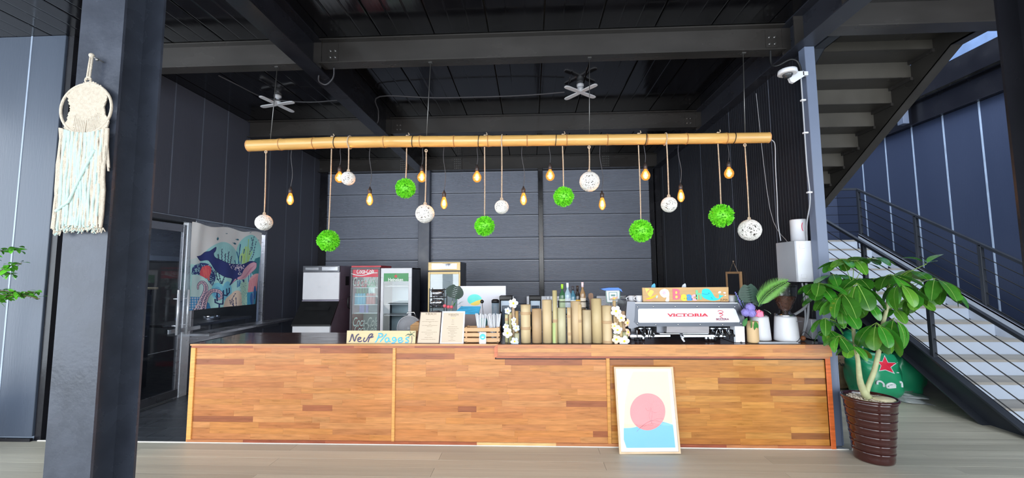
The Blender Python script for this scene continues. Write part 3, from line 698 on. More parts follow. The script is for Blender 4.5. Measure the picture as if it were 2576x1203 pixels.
for k in range(58):
    f = k/57; x0 = 170+f*590; x1 = 120+f*560+rr.uniform(-12, 12); ye = 1060+rr.uniform(-20, 45)+(30 if f < .15 else 0)-abs(f-.5)*30
    pts = []
    for q in range(8):
        w_ = q/7; a = (x0*(1-w_)+x1*w_)*1.0; pts.append((a, w_))
    P0 = mY(mz1, 175+f*590, 1020+60*math.sin(f*PI)); P1 = mY(mz2, x1, ye)
    pl = []
    for q in range(9):
        w_ = q/8; v = P0.lerp(P1, w_); v.x += .004*math.sin(q*1.3+k); v.y += -.006*rr.random()-.004; pl.append(v)
    (g if (k % 5 in (1, 2) and 5 < k < 52) else b).tube(pl, .0046 if k % 5 not in (1, 2) else .0075, 5)
    tgt = g if (k % 5 in (1, 2) and 5 < k < 52) else b
    for _ in range(3): tgt.tube([P1, P1+Vector((rr.uniform(-.018, .018), rr.uniform(-.008, .002), -rr.uniform(.012, .03)))], .003, 4)
for (a, bb_) in (((700, 10), (755, 420)), ((735, 0), (760, 380))): b.tube([mY(mz2, *a), mY(mz2, *bb_)], .005, 5)
g.tube([mY(mz2, 620, 180)+Vector((0, -.012, 0)), mY(mz2, 450, 520)+Vector((0, -.016, 0)), mY(mz2, 330, 780)+Vector((0, -.016, 0)), mY(mz2, 170, 890)+Vector((0, -.012, 0))], .008, 6)
b.build('fringe', M_cot, t, fix=False)['kind'] = 'stuff'
tag(g.build('mint_fringe', M_mint, t, fix=False), 'mint green strands', None, kind='stuff')

# leaves ------------------------------------------------------------
M_vein = pm('leaf_vein', (150, 186, 92), .5)
def leaf_mesh(name, L, W, obov=.62, bend=.25, fold=.18, n=9, tip=.0, mat=None, pw=.5):
    vs = []; fs = []
    for i in range(n+1):
        s = 1-(1-i/n)**1.35
        wv = W*.5*max(0.0, math.sin(PI*min(s**(math.log(.5)/math.log(obov)), 1)))**pw
        if i == n: wv = 0
        z = -bend*L*s*s; x = L*s*(1-.12*bend*s)
        vs += [(x, -wv, z+fold*wv), (x, 0, z), (x, wv, z+fold*wv)]
    for i in range(n):
        for q in (0, 1): a = i*3+q; fs.append((a, a+1, a+4, a+3))
    nf = len(fs); q0 = len(vs)
    for i in range(n+1):
        x, _, z = vs[i*3+1]; hw = .0022*(1-.7*i/n)*(L/.2)
        vs += [(x, -hw, z+.0016), (x, hw, z+.0016)]
    for i in range(n): a = q0+i*2; fs.append((a, a+1, a+3, a+2))
    me = bpy.data.meshes.new(name); me.from_pydata(vs, [], fs); me.polygons.foreach_set('use_smooth', [True]*len(fs)); me.materials.append(mat or M_leaf); me.materials.append(M_vein)
    me.polygons.foreach_set('material_index', [0]*nf+[1]*(len(fs)-nf)); me.update(); return me
def place(me, name, parent, p, d, up=(0, 0, 1), s=1.0, roll=0):
    d = Vector(d).normalized(); up = Vector(up); yv = up.cross(d)
    if yv.length < 1e-3: yv = Vector((0, 1, 0))
    yv.normalize(); zv = d.cross(yv); R_ = Matrix((d, yv, zv)).transposed().to_4x4() @ Matrix.Rotation(roll, 4, 'X')
    o = bpy.data.objects.new(name, me); COL.objects.link(o); o.parent = parent
    KIDS.setdefault(parent.name, []).append(o)
    o.matrix_parent_inverse = Matrix.Translation(-WL[parent.name]) if parent.name in WL else Matrix()
    o.matrix_basis = Matrix.Translation(Vector(p)) @ R_ @ Matrix.Diagonal((s, s, s, 1)); return o
# big umbrella plant in the ribbed pot
PX, PY = 3.0, 3.93
t = thing('potted_umbrella_plant', 'large umbrella plant in a ribbed glossy brown pot beside the counter end', 'plant', (PX, PY, 0))
prof = [(.0, .0), (.145, 0), (.150, .010)]
z = .02
for k in range(7):
    r0 = .150+.050*((z+.03)/.53)**1.1
    prof += [(r0, z), (r0+.002, z+.030), (r0+.003, z+.056), (r0+.008, z+.064), (r0+.008, z+.070), (r0+.001, z+.074)]
    z += .0735
prof += [(.204, .535), (.216, .545), (.218, .556), (.211, .565), (.198, .565), (.192, .552), (.186, .53)]
prof = [(r_*.955, h_*.955) for r_, h_ in prof]
b = MB(); b.lathe(prof, (PX, PY, 0), 48, cap=False)
b.add([(PX+.1385*math.cos(a), PY+.1385*math.sin(a), 0) for a in [2*PI*k/48 for k in range(48)]], [tuple(range(48))])
b.build('pot', pm('oxblood_glaze', (54, 18, 16), .16, var=.15, scale=6, coat=.8), t)
MB().lathe([(0, .506), (.181, .506)], (PX, PY, 0), 32, cap=False).build('soil', pm('potting_soil', (96, 84, 70), .95, bump=.5), t)
b = MB()
for _ in range(230):
    a = rr.uniform(0, 2*PI); q = .164*math.sqrt(rr.random()); s = rr.uniform(.009, .016)
    b.sphere((PX+q*math.cos(a), PY+q*math.sin(a), .512+rr.uniform(0, .008)), s, 6, .6)
b.build('pebbles', pm('pale_pebble', (206, 194, 176), .7, var=.25, scale=40), t, fix=False)['kind'] = 'stuff'
MB().lathe([(0, -.014), (.06, -.012), (.088, 0), (.075, .012), (.04, .018), (0, .02)], (PX+.085, PY-.05, .526), 20).build('flat_stone', pm('flat_cream_stone', (214, 204, 170), .6, var=.1, scale=20, bump=.3), t)
tb = Vector((PX-.005, PY, .505))
def P3(x, y, dy=0): return onY(x, y, PY+dy)
trA = smooth_path([tb, P3(2165, 965), P3(2158, 905), P3(2150, 860), P3(2145, 810), P3(2140, 760), P3(2145, 720)], 4)
trB = smooth_path([tb+Vector((.01, 0, .02)), P3(2180, 985), P3(2200, 930), P3(2213, 870), P3(2220, 820), P3(2232, 770), P3(2235, 720)], 4)
n = len(trA); MB().tube(trA, [(.036, .034, .032, .029, .026, .023, .021)[i] if i < 7 else .019*(1-.6*i/n)+.003 for i in range(n)], 10).build('trunk', M_stem, t)
n = len(trB); MB().tube(trB, [.022*(1-.6*i/n)+.003 for i in range(n)], 10).build('trunk', M_stem, t)
LM = [leaf_mesh('leaf', .205, .122, .60, .30, .10), leaf_mesh('leaf', .205, .112, .58, .42, .14), leaf_mesh('leaf', .205, .128, .62, .2, .08), leaf_mesh('leaf', .205, .100, .55, .55, .18)]
whorls = [ # px, py, dy, scale, count, tilt(droop), base trunk
 (2118, 655, -.05, .85, 7, .15, 'A'), (2190, 650, .10, .8, 6, .1, 'A'), (2060, 712, -.12, .85, 7, .35, 'A'), (2155, 712, -.22, 1.1, 7, .75, 'A'),
 (2240, 690, -.15, 1.0, 7, .45, 'B'), (2290, 680, .05, .9, 6, .3, 'B'), (2262, 712, -.26, 1.05, 6, .7, 'B'), (2200, 700, .18, .9, 7, .2, 'A'),
 (2352, 700, -.10, 1.1, 8, .55, 'B'), (2330, 665, .02, .75, 3, -.6, 'B'), (2245, 775, .08, .75, 6, .3, 'B'), (2075, 800, -.10, .8, 6, .5, 'A'),
 (2120, 775, -.05, .85, 6, .7, 'A'), (2062, 745, .1, .8, 6, .4, 'A'), (2205, 812, -.22, 1.15, 8, .75, 'B'), (2110, 845, -.15, .7, 6, .55, 'A'),
 (2140, 868, -.2, .7, 5, .5, 'A'), (2085, 830, .05, .7, 6, .5, 'A'), (2095, 690, .15, .8, 6, .3, 'A'), (2150, 655, -.1, .9, 7, .1, 'A'), (2120, 740, -.2, 1.0, 7, .6, 'A'), (2300, 745, 0, .8, 6, .6, 'B'), (2160, 700, 0, .9, 7, .2, 'A'), (2060, 720, -.02, .9, 6, .3, 'A'), (2380, 720, 0, .9, 6, .6, 'B'), (2095, 740, 0, .9, 6, .5, 'A'), (2250, 800, -.1, 1.0, 5, .8, 'B'), (2180, 760, .1, .8, 6, .5, 'A')]
stb = MB()
for (x, y, dy, s, cnt, tilt, tk) in whorls:
    c_ = P3(x, y, dy); tr = trA if tk == 'A' else trB
    src = min(tr[len(tr)//3:], key=lambda q: (q-c_).length+abs(q.z-(c_.z-.15))*.8)
    stb.tube(smooth_path([src, src.lerp(c_, .5)+Vector((0, 0, .02)), c_], 3), .0028, 6)
    a0 = rr.uniform(0, 2*PI)
    for k in range(cnt):
        a = a0+2*PI*k/cnt+rr.uniform(-.2, .2); tl = tilt+rr.uniform(-.2, .2)
        d = Vector((math.cos(a)*math.cos(tl), math.sin(a)*math.cos(tl), -math.sin(tl)))
        pl = .035*s; q = c_+d*pl; stb.tube([c_, q], .0018, 4)
        o = place(rr.choice(LM), 'leaf', t, q, d, s=s*rr.uniform(.85, 1.12), roll=rr.uniform(-.3, .3))
        kk = rr.uniform(.8, 1.15); y_ = rr.random()**2*.6; color(o, (min(255, (50+55*y_)*kk), (118+22*y_)*kk, (32+16*y_)*kk))
stb.build('petioles', pm('leaf_stalk_green', (120, 150, 66), .6), t, fix=False)['kind'] = 'stuff'
# shrub at the far left edge
t = thing('leafy_shrub', 'green leafy shrub branch reaching in at the left edge against the wall panels', 'plant', (-5.75, 3.75, 0))
b = MB(); b.lathe([(0, 0), (.16, 0), (.2, .36), (.21, .38), (.18, .38), (.17, .34), (0, .34)], (-5.75, 3.75, 0), 28); b.build('pot', pm('dark_pot', (44, 44, 48), .4), t)
b = MB(); b.tube([(-5.75, 3.75, .34), (-5.74, 3.76, .9), (-5.68, 3.76, 1.3), (-5.7, 3.76, 1.9)], [.02, .017, .014, .006], 8)
S2 = leaf_mesh('leaf', .07, .034, .45, .25, .2, pw=.8)
tipsz = [((-15, 760), (95, 735), 44), ((-25, 700), (55, 662), 26), ((-30, 650), (45, 625), 26), ((-30, 735), (60, 745), 30), ((-40, 690), (30, 690), 26), ((-20, 745), (100, 752), 16)]
for (p0, p1, n_) in tipsz:
    A_ = onY(*p0, 3.76); B_ = onY(*p1, 3.85); M_ = A_.lerp(B_, .5)+Vector((0, 0, .03)); q = smooth_path([A_, M_, B_], 8)
    b.tube(q, .004, 5)
    for k in range(n_):
        c_ = q[rr.randrange(2, len(q))]; a = rr.uniform(0, 2*PI); d = Vector((math.cos(a), math.sin(a)*.7, rr.uniform(-.6, .35)))
        o = place(S2, 'leaf', t, c_+Vector((rr.uniform(-.02, .02), rr.uniform(-.03, .03), rr.uniform(-.02, .02))), d, s=rr.uniform(.7, 1.3), roll=rr.uniform(-.6, .6))
        kk = rr.uniform(.75, 1.25); color(o, (min(255, 84*kk), min(255, 160*kk), 44*kk))
b.build('branches', pm('brown_twig', (96, 88, 60), .8), t, fix=False)

# ================================================================== HANGING BAMBOO WITH ITS DECORATIONS
YP = 4.40
def pole_c(px):   # centreline in the photo
    xs_ = [626, 700, 830, 1000, 1200, 1400, 1600, 1800, 1932]; ys_ = [367, 364, 359, 356.5, 355.5, 353, 351, 348.5, 346.5]
    return onY(px, float(np.interp(px, xs_, ys_)), YP)
pole = thing('bamboo_pole', 'long honey coloured bamboo pole hanging level above the bar counter', 'bamboo pole', tuple(pole_c(1280)))
nodes = [626, 707, 791, 968, 1058, 1143, 1228, 1326, 1425, 1527, 1626, 1726, 1826, 1845, 1933]
pxs = [626+(1933-626)*k/130 for k in range(131)]
cen = [pole_c(x) for x in pxs]
def prad(x):
    r = .064-.008*(x-626)/1307; d = min(abs(x-n_) for n_ in nodes[1:-1] if n_ != 1845)
    return r*(1+.05*math.exp(-(d/6)**2)-.03*math.exp(-((d-9)/6)**2))
MB().tube(cen, [prad(x) for x in pxs], 28).build('culm', M_bamboo, pole, fix=False)
for x in nodes:
    c_ = pole_c(x)
    r_ = prad(x)
    if x in (626, 1933): MB().tube([c_-Vector((.004, 0, 0)), c_+Vector((.004, 0, 0))], r_+.0015, 28).build('cut_end', pm('bamboo_end', (196, 140, 90), .6), pole)
    elif x == 1845: pass
    else: MB().tube([c_+Vector((d, 0, 0)) for d in (-.005, -.002, .002, .005)], [r_-.001, r_+.002, r_+.002, r_-.001], 28, cap=False).build('node_ring', M_bamnode, pole)
for x in (845, 1040, 1205, 1398, 1623, 1845):
    c_ = pole_c(x); MB().tube([c_+Vector((.006*math.sin(a), (prad(x)+.004)*math.cos(a), (prad(x)+.004)*math.sin(a))) for a in [2*PI*k/24 for k in range(25)]], .004, 6, cap=False).build('cable_tie', M_black, pole)
for tx, ty, bx in ((697, 180, 680), (1083, 165, 1073), (1483, 155, 1483), (1870, 143, 1875)):
    p1 = pole_c(bx); p0 = Vector((onY(tx, ty, YP).x, YP, 4.0))
    r_ = MB().tube([p1+Vector((0, 0, .06)), p0], .0045, 6).box(p0.x-.02, p0.x+.02, YP-.02, YP+.02, p0.z-.006, p0.z).build('hanging_rod', M_bolt, pole)
def rope_loop(p, par):
    MB().tube([p+Vector((.012*math.cos(a), 0, .012+.014*math.sin(a))) for a in [2*PI*k/10 for k in range(11)]], .0065, 6).sphere(p, .010, 8).build('knot', M_rope, par)
# white rattan balls
def ball_mesh(r, seed):
    rg = random.Random(seed); b = MB()
    for k in range(72):
        ax = Vector((rg.gauss(0, 1), rg.gauss(0, 1), rg.gauss(0, 1))).normalized(); u = ax.orthogonal().normalized(); w_ = ax.cross(u)
        off = rg.uniform(-.35, .35)*r; q = math.sqrt(r*r-off*off); rr_ = rg.uniform(.985, 1.01)
        b.tube([(ax*off+(u*math.cos(a)+w_*math.sin(a))*q)*rr_ for a in [2*PI*i/18 for i in range(19)]], r*.036, 4, cap=False)
    return b
ballp = [(664, 560, 21, 669, 385, 4.40, 'white woven ball hanging lowest at the left end of the bamboo'),
 (876, 449, 18, 877, 345, 4.36, 'small white woven ball tied high, touching a glowing bulb on its left'),
 (1069, 538, 24, 1072, 382, 4.40, 'large white woven ball hanging in front of the grey shutter post'),
 (1262, 521, 18, 1262, 345, 4.36, 'small white woven ball right of the centre green ball'),
 (1483, 457, 25.5, 1482, 373, 4.40, 'large white woven ball hanging high on a short rope below the fan'),
 (1683, 515, 19.5, 1676, 340, 4.36, 'small white woven ball left of the brightest long bulb'),
 (1886, 579, 26.5, 1874, 368, 4.40, 'white woven ball hanging lowest at the right end of the bamboo')]
for i, (x, y, rpx, tx, ty, Y, lab) in enumerate(ballp):
    c_ = onY(x, y, Y); r = rpx*Y/F_PX*.97; tp = onY(tx, ty, Y)
    t = thing('woven_ball', lab, 'hanging ball', tuple(c_), 'white woven balls under the bamboo')
    o = ball_mesh(r, i).build('ball', M_white, t, local=True, fix=False)
    ct = c_+Vector((0, 0, r))
    if Y < 4.39: pts = [ct, tp+Vector((0, 0, -.05)), tp]
    else: pts = [ct, tp]
    MB().tube(smooth_path([ct, ct.lerp(tp, .5)+Vector((.003, 0, 0)), tp], 3), .0065, 7).build('rope', M_rope, t)
    if Y < 4.39:
        MB().tube([Vector((tp.x+.004*math.sin(a), YP-.0+(prad(x)+.008)*math.cos(a), pole_c(tx).z+(prad(x)+.008)*math.sin(a))) for a in [2*PI*k/20 for k in range(21)]], .006, 6, cap=False).build('rope_loop', M_rope, t)
    else: rope_loop(tp, t)
    rope_loop(ct, t)
# green boxwood balls
def bush_mesh(seed):
    rg = random.Random(seed); b = MB()
    b.sphere((0, 0, 0), .82, 12)
    n_ = 620
    for k in range(n_):
        zc = 1-2*(k+.5)/n_; a = k*2.399963; q = math.sqrt(1-zc*zc); d = Vector((q*math.cos(a), q*math.sin(a), zc))
        d = (d+Vector((rg.gauss(0, .10), rg.gauss(0, .10), rg.gauss(0, .10)))).normalized(); u = d.orthogonal().normalized(); w_ = d.cross(u)
        ln = rg.uniform(.92, 1.06); s = rg.uniform(.05, .07); b.cur = 0 if rg.random() < .8 else 1
        tw = rg.uniform(0, PI); uu_ = u*math.cos(tw)+w_*math.sin(tw); ww = d.cross(uu_)
        for c2, s2 in ((uu_, ww), (ww, uu_)):
            b.add([d*.7, d*(ln*.93)+c2*s, d*ln, d*(ln*.93)-c2*s], [(0, 1, 2, 3)])
    return b
bushm = None
gr_ = [(826, 606, 29, 834, 376, 'green boxwood ball hanging lowest on the left, over the ice maker', 4.40), (1020, 474, 27, 1023, 374, 'green boxwood ball hanging highest, beside the shutter post', 4.42), (1219, 569, 27, 1219, 370, 'green boxwood ball hanging left of the bar counter centre', 4.40),
 (1418, 495, 27, 1415, 368, 'green boxwood ball right of the middle shutter post', 4.40), (1613, 581, 30, 1606, 366, 'green boxwood ball hanging over the left end of the coffee machine', 4.40), (1815, 543, 30, 1806, 362, 'green boxwood ball against the black right wall', 4.40)]
for i, (x, y, rpx, tx, ty, lab, Y) in enumerate(gr_):
    c_ = onY(x, y, Y); r = rpx*Y/F_PX*.97; tp = onY(tx, ty, Y)
    t = thing('boxwood_ball', lab, 'hanging ball', tuple(c_), 'green boxwood balls under the bamboo')
    if bushm is None: o = bush_mesh(1).build('foliage', [M_green, M_green2], t, local=True, fix=False); bushm = o.data
    else: o = bpy.data.objects.new('foliage', bushm); link(o, t, True)
    o.scale = (r, r, r); o.rotation_euler = (i, i*2, i*.7)
    ct = c_+Vector((0, 0, r*.7)); MB().tube(smooth_path([ct, ct.lerp(tp, .5)+Vector((.003, 0, 0)), tp, tp+Vector((0, 0, .0))], 3), .0062, 7).build('rope', M_rope, t)
    k0 = pole_c(tx)+Vector((0, 0, prad(tx)+.004)); MB().sphere(k0, .012, 8).tube([k0, k0+Vector((.03, 0, .012)), k0+Vector((.02, -.01, .03))], .005, 5).build('knot', M_rope, t)
# filament bulbs
M_amber = bpy.data.materials.new('amber_bulb_glass'); M_amber.use_nodes = True
_n = M_amber.node_tree.nodes; _l = M_amber.node_tree.links; _n.remove(_n['Principled BSDF'])
_t = _n.new('ShaderNodeBsdfTransparent'); _t.inputs[0].default_value = (1, .72, .36, 1); _g = _n.new('ShaderNodeBsdfGlossy'); _g.inputs[0].default_value = (1, .8, .5, 1); _g.inputs['Roughness'].default_value = .05
_e = _n.new('ShaderNodeEmission'); _e.inputs[0].default_value = (1, .50, .10, 1); _e.inputs[1].default_value = .35
_m = _n.new('ShaderNodeMixShader'); _m.inputs[0].default_value = .15; _a = _n.new('ShaderNodeAddShader')
_l.new(_t.outputs[0], _m.inputs[1]); _l.new(_g.outputs[0], _m.inputs[2]); _l.new(_m.outputs[0], _a.inputs[0]); _l.new(_e.outputs[0], _a.inputs[1]); _l.new(_a.outputs[0], _n['Material Output'].inputs[0])
M_fil = pm('glowing_filament', (255, 190, 90), .5, emit=(255, 196, 110), estr=22)
M_sock = pm('bronze_socket', (70, 62, 60), .4, metal=.5)
bl = [(730, 500, 737, 376, 0, 'long filament bulb at the far left end of the bamboo'), (854, 447, 858, 376, 1, 'round filament bulb half hidden by a small white ball on the left'), (930, 501, 933, 374, 0, 'long filament bulb between two green balls over the drinks fridge'),
 (1061, 446, 1066, 373, 1, 'round filament bulb beside the grey shutter post'), (1117, 510, 1119, 372, 0, 'long filament bulb just right of the grey shutter post'), (1200, 446, 1202, 371, 1, 'round filament bulb above and left of the central green ball'),
 (1317, 500, 1315, 370, 0, 'long filament bulb nearest the middle shutter joint'), (1384, 442, 1383, 369, 1, 'round filament bulb just right of the middle shutter joint'), (1515, 512, 1511, 368, 0, 'long filament bulb lower right of the high large white ball'),
 (1624, 441, 1621, 366, 1, 'round filament bulb at the right edge of the shutters'), (1713, 492, 1708, 365, 0, 'long filament bulb in front of the black right wall'), (1834, 436, 1833, 363, 1, 'round filament bulb nearest the right end of the bamboo')]
for (x, y, tx, ty, rd, lab) in bl:
    Y = 4.46; c_ = onY(x, y, Y); tp = onY(tx, ty-14, Y)
    t = thing('filament_bulb', lab, 'pendant bulb', tuple(c_), 'filament bulbs under the bamboo')
    if rd: pr = [(0, -.058), (.02, -.054), (.04, -.038), (.049, -.01), (.047, .012), (.034, .038), (.02, .055), (.017, .066)]; zs_ = .066
    else: pr = [(0, -.072), (.012, -.070), (.024, -.058), (.036, -.034), (.037, -.014), (.030, .022), (.019, .052), (.017, .062)]; zs_ = .062
    MB().lathe(pr, c_, 20, cap=False).build('bulb_glass', M_amber, t, fix=False)
    b = MB()
    for k in range(6):
        a = 2*PI*k/6; b.tube([c_+Vector((.009*math.cos(a), .009*math.sin(a), -.034)), c_+Vector((.006*math.cos(a+.5), .006*math.sin(a+.5), .03))], .0024, 4)
    b.build('filament', M_fil, t, fix=False)
    MB().lathe([(.014, zs_-.004), (.021, zs_), (.021, zs_+.045), (.012, zs_+.055), (.006, zs_+.075)], c_, 14).build('socket', M_sock, t)
    s0 = c_+Vector((0, 0, zs_+.07)); wv = .014 if not rd else .006
    MB().tube(smooth_path([s0, s0.lerp(tp, .3)+Vector((wv, 0, 0)), s0.lerp(tp, .7)+Vector((-wv, 0, 0)), tp], 4), .0035, 6).build('cord', M_cable, t)
    l_ = bpy.data.lights.new('bulb_light', 'POINT'); l_.energy = 2.2; l_.color = (1, .55, .2); l_.shadow_soft_size = .03
    lo = bpy.data.objects.new('bulb_light', l_); COL.objects.link(lo); lo.location = c_
# ceiling fans
def fan(px, py, fy, rot, label, span):
    c_ = onY(px, py, fy)
    t = thing('ceiling_fan', label, 'ceiling fan', (c_.x, c_.y, CZ), 'small white ceiling fans')
    MB().lathe([(.05, CZ), (.05, CZ-.03), (.02, CZ-.05), (.018, c_.z+.07), (.045, c_.z+.06), (.05, c_.z+.02), (.03, c_.z-.01), (0, c_.z-.015)], (c_.x, c_.y, 0), 20).build('motor', M_whitep, t)
    for k in range(4):
        a = rot+PI/2*k; d = Vector((math.cos(a), math.sin(a))); n_ = Vector((-d.y, d.x)); out = []
        for (q, w_) in ((.0, .026), (.12, .034), (span*.85, .036), (span*.97, .026), (span, .0), (span*.97, -.026), (span*.85, -.036), (.12, -.034), (0, -.026)): out.append((c_.x+d.x*q+n_.x*w_, c_.y+d.y*q+n_.y*w_))
        MB().prism(out, 'z', c_.z-.014+.0004*k, c_.z+.0004*k).build('blade', M_whitep, t)
fan(698, 262, 5.75, math.radians(-14), 'small white four-blade ceiling fan at the left above the bamboo', .30)
fan(1460, 231, 5.65, math.radians(40), 'small white four-blade ceiling fan at the right above the bamboo', .30)
# cables, camera, conduits
def cable(name, pts, r, label, mat=M_cable, cat='cable'): return tag(MB().tube(smooth_path(pts, 5), r, 8).build(name, mat, None, fix=False), label, cat)
Zc = CZ-.012
cable('ceiling_cable', [onZ(838, 172, 3.98)+Vector((.01, 0, 0)), onZ(838, 196, 3.93), onZ(820, 213, 3.92), onZ(803, 205, 3.93), onZ(802, 190, 3.95)], .008, 'black cable looped under the long beam near the front cross beam')
cable('ceiling_cable', [onY(912, 308, 6.3), onY(930, 316, 6.3), onY(950, 308, 6.1), onY(952, 280, 6.0), onY(955, 243, 5.65), onY(1100, 246, 5.65), onY(1300, 241, 5.65), onY(1420, 232, 5.65)], .009, 'grey cable running along the ceiling to the right fan')
cable('ceiling_cable', [onY(550, 190, 5.0), onY(600, 215, 5.2), onY(650, 240, 5.5), onY(700, 252, 5.7), onY(780, 257, 5.75), onY(852, 252, 5.8)], .008, 'grey cable sagging along the ceiling past the left fan')
t = thing('security_camera', 'white dome security camera on a bracket high beside the grey post', 'camera', tuple(onY(1995, 185, 4.2)))
c_ = onY(1981, 182, 4.12)
MB().lathe([(.0, .03), (.05, .03), (.083, .02), (.088, -.015), (.075, -.022)], c_, 24).build('housing', M_whitep, t)
MB().lathe([(.0, -.062), (.03, -.056), (.045, -.035), (.048, -.02)], c_, 20).build('lens_dome', pm('smoked_dome', (60, 62, 66), .1, coat=.5), t)
MB().prism([(c_.x+.02, c_.z+.030), (2.79, c_.z+.034), (2.79, c_.z-.02), (c_.x+.09, c_.z-.085), (c_.x+.06, c_.z-.075), (c_.x+.03, c_.z+.01)], 'y', 4.17, 4.20).box(2.78, 2.83, 4.17, 4.2, c_.z-.01, c_.z+.03).build('bracket', M_whitep, t)
cable('camera_cable', [onY(1938, 128, 4.3), onY(1940, 160, 4.3), onY(1955, 166, 4.25), onY(1988, 150, 4.2), onY(2008, 158, 4.19), onY(2016, 185, 4.185)], .011, 'thick black cable looping from the cross beam to the top of the grey post', M_black)
cable('conduit', [onY(2014, 180, 4.185), onY(2022, 300, 4.185), onY(2030, 420, 4.185), onY(2038, 500, 4.185), onY(2030, 560, 4.3), onY(2030, 606, 4.36)], .006, 'grey conduit running down the grey post to the white box', M_greyp, 'conduit')
for (x, y) in ((2021, 252), (2027, 334), (2037, 484)):
    p = onY(x, y, 4.18); tag(MB().bbox(p.x-.022, p.x+.022, 4.17, 4.2, p.z-.008, p.z+.008, .002).build('pipe_clip', M_whitep), {252: 'small white pipe clip highest on the grey post conduit', 334: 'small white pipe clip mid-height on the grey post conduit', 484: 'small white pipe clip lowest on the grey post conduit'}[y], 'clip')
cable('pole_cable', [pole_c(1931)+Vector((0, .02, 0)), onY(1945, 355, 4.4), onY(1950, 370, 4.45), onY(1951, 420, 4.5), onY(1955, 500, 4.5), onY(1957, 560, 4.5), onY(1964, 606, 4.45)], .005, 'thin grey cable from the right end of the bamboo down to the white box', M_greyp)
cable('wall_cable', [Vector((XR-.006, 5.2, 3.9)), Vector((XR-.006, 5.05, 2.4)), Vector((XR-.006, 4.75, 1.98))], .004, 'thin pale cable straight down the black wall to the white box', M_greyp)
# ================================================================== BAR COUNTER
YC = 4.126
bar = thing('bar_counter', 'long bar counter faced with butcher-block wood panels', 'counter', (-.3, 4.5, 0))
X0, X1 = -3.44, 2.815
MB().box(X0+.03, X1-.02, 4.15, 4.92, .012, .94).build('body', M_plinth, bar)
MB().bbox(X0, X1, 4.13, 4.94, .942, .962, .003).build('countertop', M_darktop, bar)
pal = [(190, 122, 68), (194, 128, 72), (186, 118, 64), (198, 134, 78), (182, 112, 60), (192, 124, 66), (190, 128, 74), (196, 130, 74), (184, 118, 68), (190, 124, 64), (194, 130, 76), (188, 120, 66), (192, 126, 70), (152, 86, 50)]
palR = [(184, 122, 54), (190, 130, 60), (178, 114, 48), (192, 134, 68), (174, 108, 46), (184, 122, 52), (188, 130, 62), (176, 114, 50), (182, 120, 54), (144, 86, 42)]
rs = random.Random(11)
def stave(par, x0, x1, z0, z1, y0, pal_, th=.016, name='stave'):
    o = MB().box(x0+.0002, x1-.0002, y0+rs.uniform(-.0003, .0003), y0+th, z0+.0002, z1-.0002).build(name, M_wood, par, fix=False)
    c_ = rs.choice(pal_); k = rs.uniform(.90, .96); color(o, tuple(min(255, v*k) for v in c_)); return o
def xat(px, y=1000): return onY(px, y, YC).x
divs = [(X0+.05, xat(986)), (xat(994), xat(1527)), (xat(1536), X1-.045)]
for i, (a, b_) in enumerate(divs):
    pn = MB().box(a, b_, 4.148, 4.156, .03, .93).build('front_panel', M_plinth, bar)
    n = 16; h = (.925-.03)/n
    for r in range(n):
        z0 = .03+r*h; x = a
        if i > 0 and z0+h > .85: continue
        while x < b_-.001:
            w_ = rs.choice((.18, .3, .42, .5, .62, .75)) if r else .6
            x2 = min(x+w_, b_)
            if b_-x2 < .12: x2 = b_
            stave(pn, x, x2, z0, z0+h, 4.134, palR if i == 2 else pal); x = x2
    if i == 1:   # area left of the fascia step
        for z0 in (.03+15*h, .03+14*h+.0):
            stave(pn, a, xat(1245, 880)-.4, z0, z0+h, 4.134, pal); stave(pn, xat(1245, 880)-.4, xat(1245, 880), z0, z0+h, 4.134, pal)
def rail(name, x0, x1, z0, z1, y0, y1, cs, b_=.002):
    x = x0
    while x < x1-.001:
        x2 = min(x+rs.uniform(.35, .7), x1)
        if x1-x2 < .15: x2 = x1
        o = MB().box(x, x2, y0, y1, z0, z1).build(name, M_wood, bar, fix=False); color(o, tuple(v*.92 for v in rs.choice(cs))); x = x2
reds = [(164, 88, 56), (156, 80, 52), (174, 102, 64), (184, 118, 74), (150, 76, 50)]
XS = xat(1253, 885)
rail('top_rail', X0+.01, XS-.005, .925, .948, 4.116, 4.15, reds)
rail('top_edge', X0, XS, .948, .9635, 4.112, 4.15, [(204, 148, 92), (196, 138, 82)])
rail('bottom_rail', X0+.01, X1-.03, .004, .032, 4.118, 4.15, reds+[(226, 180, 120)])
for (a, b_, c_) in ((X0, X0+.05, (224, 158, 84)), (xat(986), xat(994), (206, 148, 82)), (xat(1527), xat(1536), (196, 138, 70)), (X1-.045, X1, (190, 92, 44))):
    color(MB().bbox(a, b_, 4.120, 4.152, .03 if a > X0+.1 and b_ < X1 else .004, .93 if a < 0 and b_ < 0 or a == X0 else .852, .004).build('stile', M_wood, bar), c_)
# fascia board on the right part, three rows of staves, with the moulding beneath
fb = MB().box(XS, X1, 4.105, 4.15, .853, .96).build('fascia_board', M_plinth, bar)
for r in range(3):
    x = XS; z0 = .853+r*.0365
    while x < X1-.001:
        x2 = min(x+rs.choice((.6, .9, 1.1)), X1)
        if X1-x2 < .2: x2 = X1
        stave(fb, x, x2, z0, z0+.0365, 4.088, [(200, 138, 80), (194, 130, 72), (206, 146, 88), (186, 118, 74)] if r != 1 else [(194, 132, 74), (184, 118, 68), (200, 140, 82)], .018); x = x2
rail('fascia_moulding', XS-.02, X1-.01, .828, .852, 4.112, 4.15, reds)
color(MB().prism([(XS-.035, .83), (XS-.001, .852), (XS-.001, .963), (XS-.035, .935)], 'y', 4.108, 4.15).build('corner_block', M_wood, bar), (190, 104, 66))
color(MB().bbox(X1-.045, X1, 4.115, 4.152, .004, .853, .003).build('stile', M_wood, bar), (196, 96, 46))

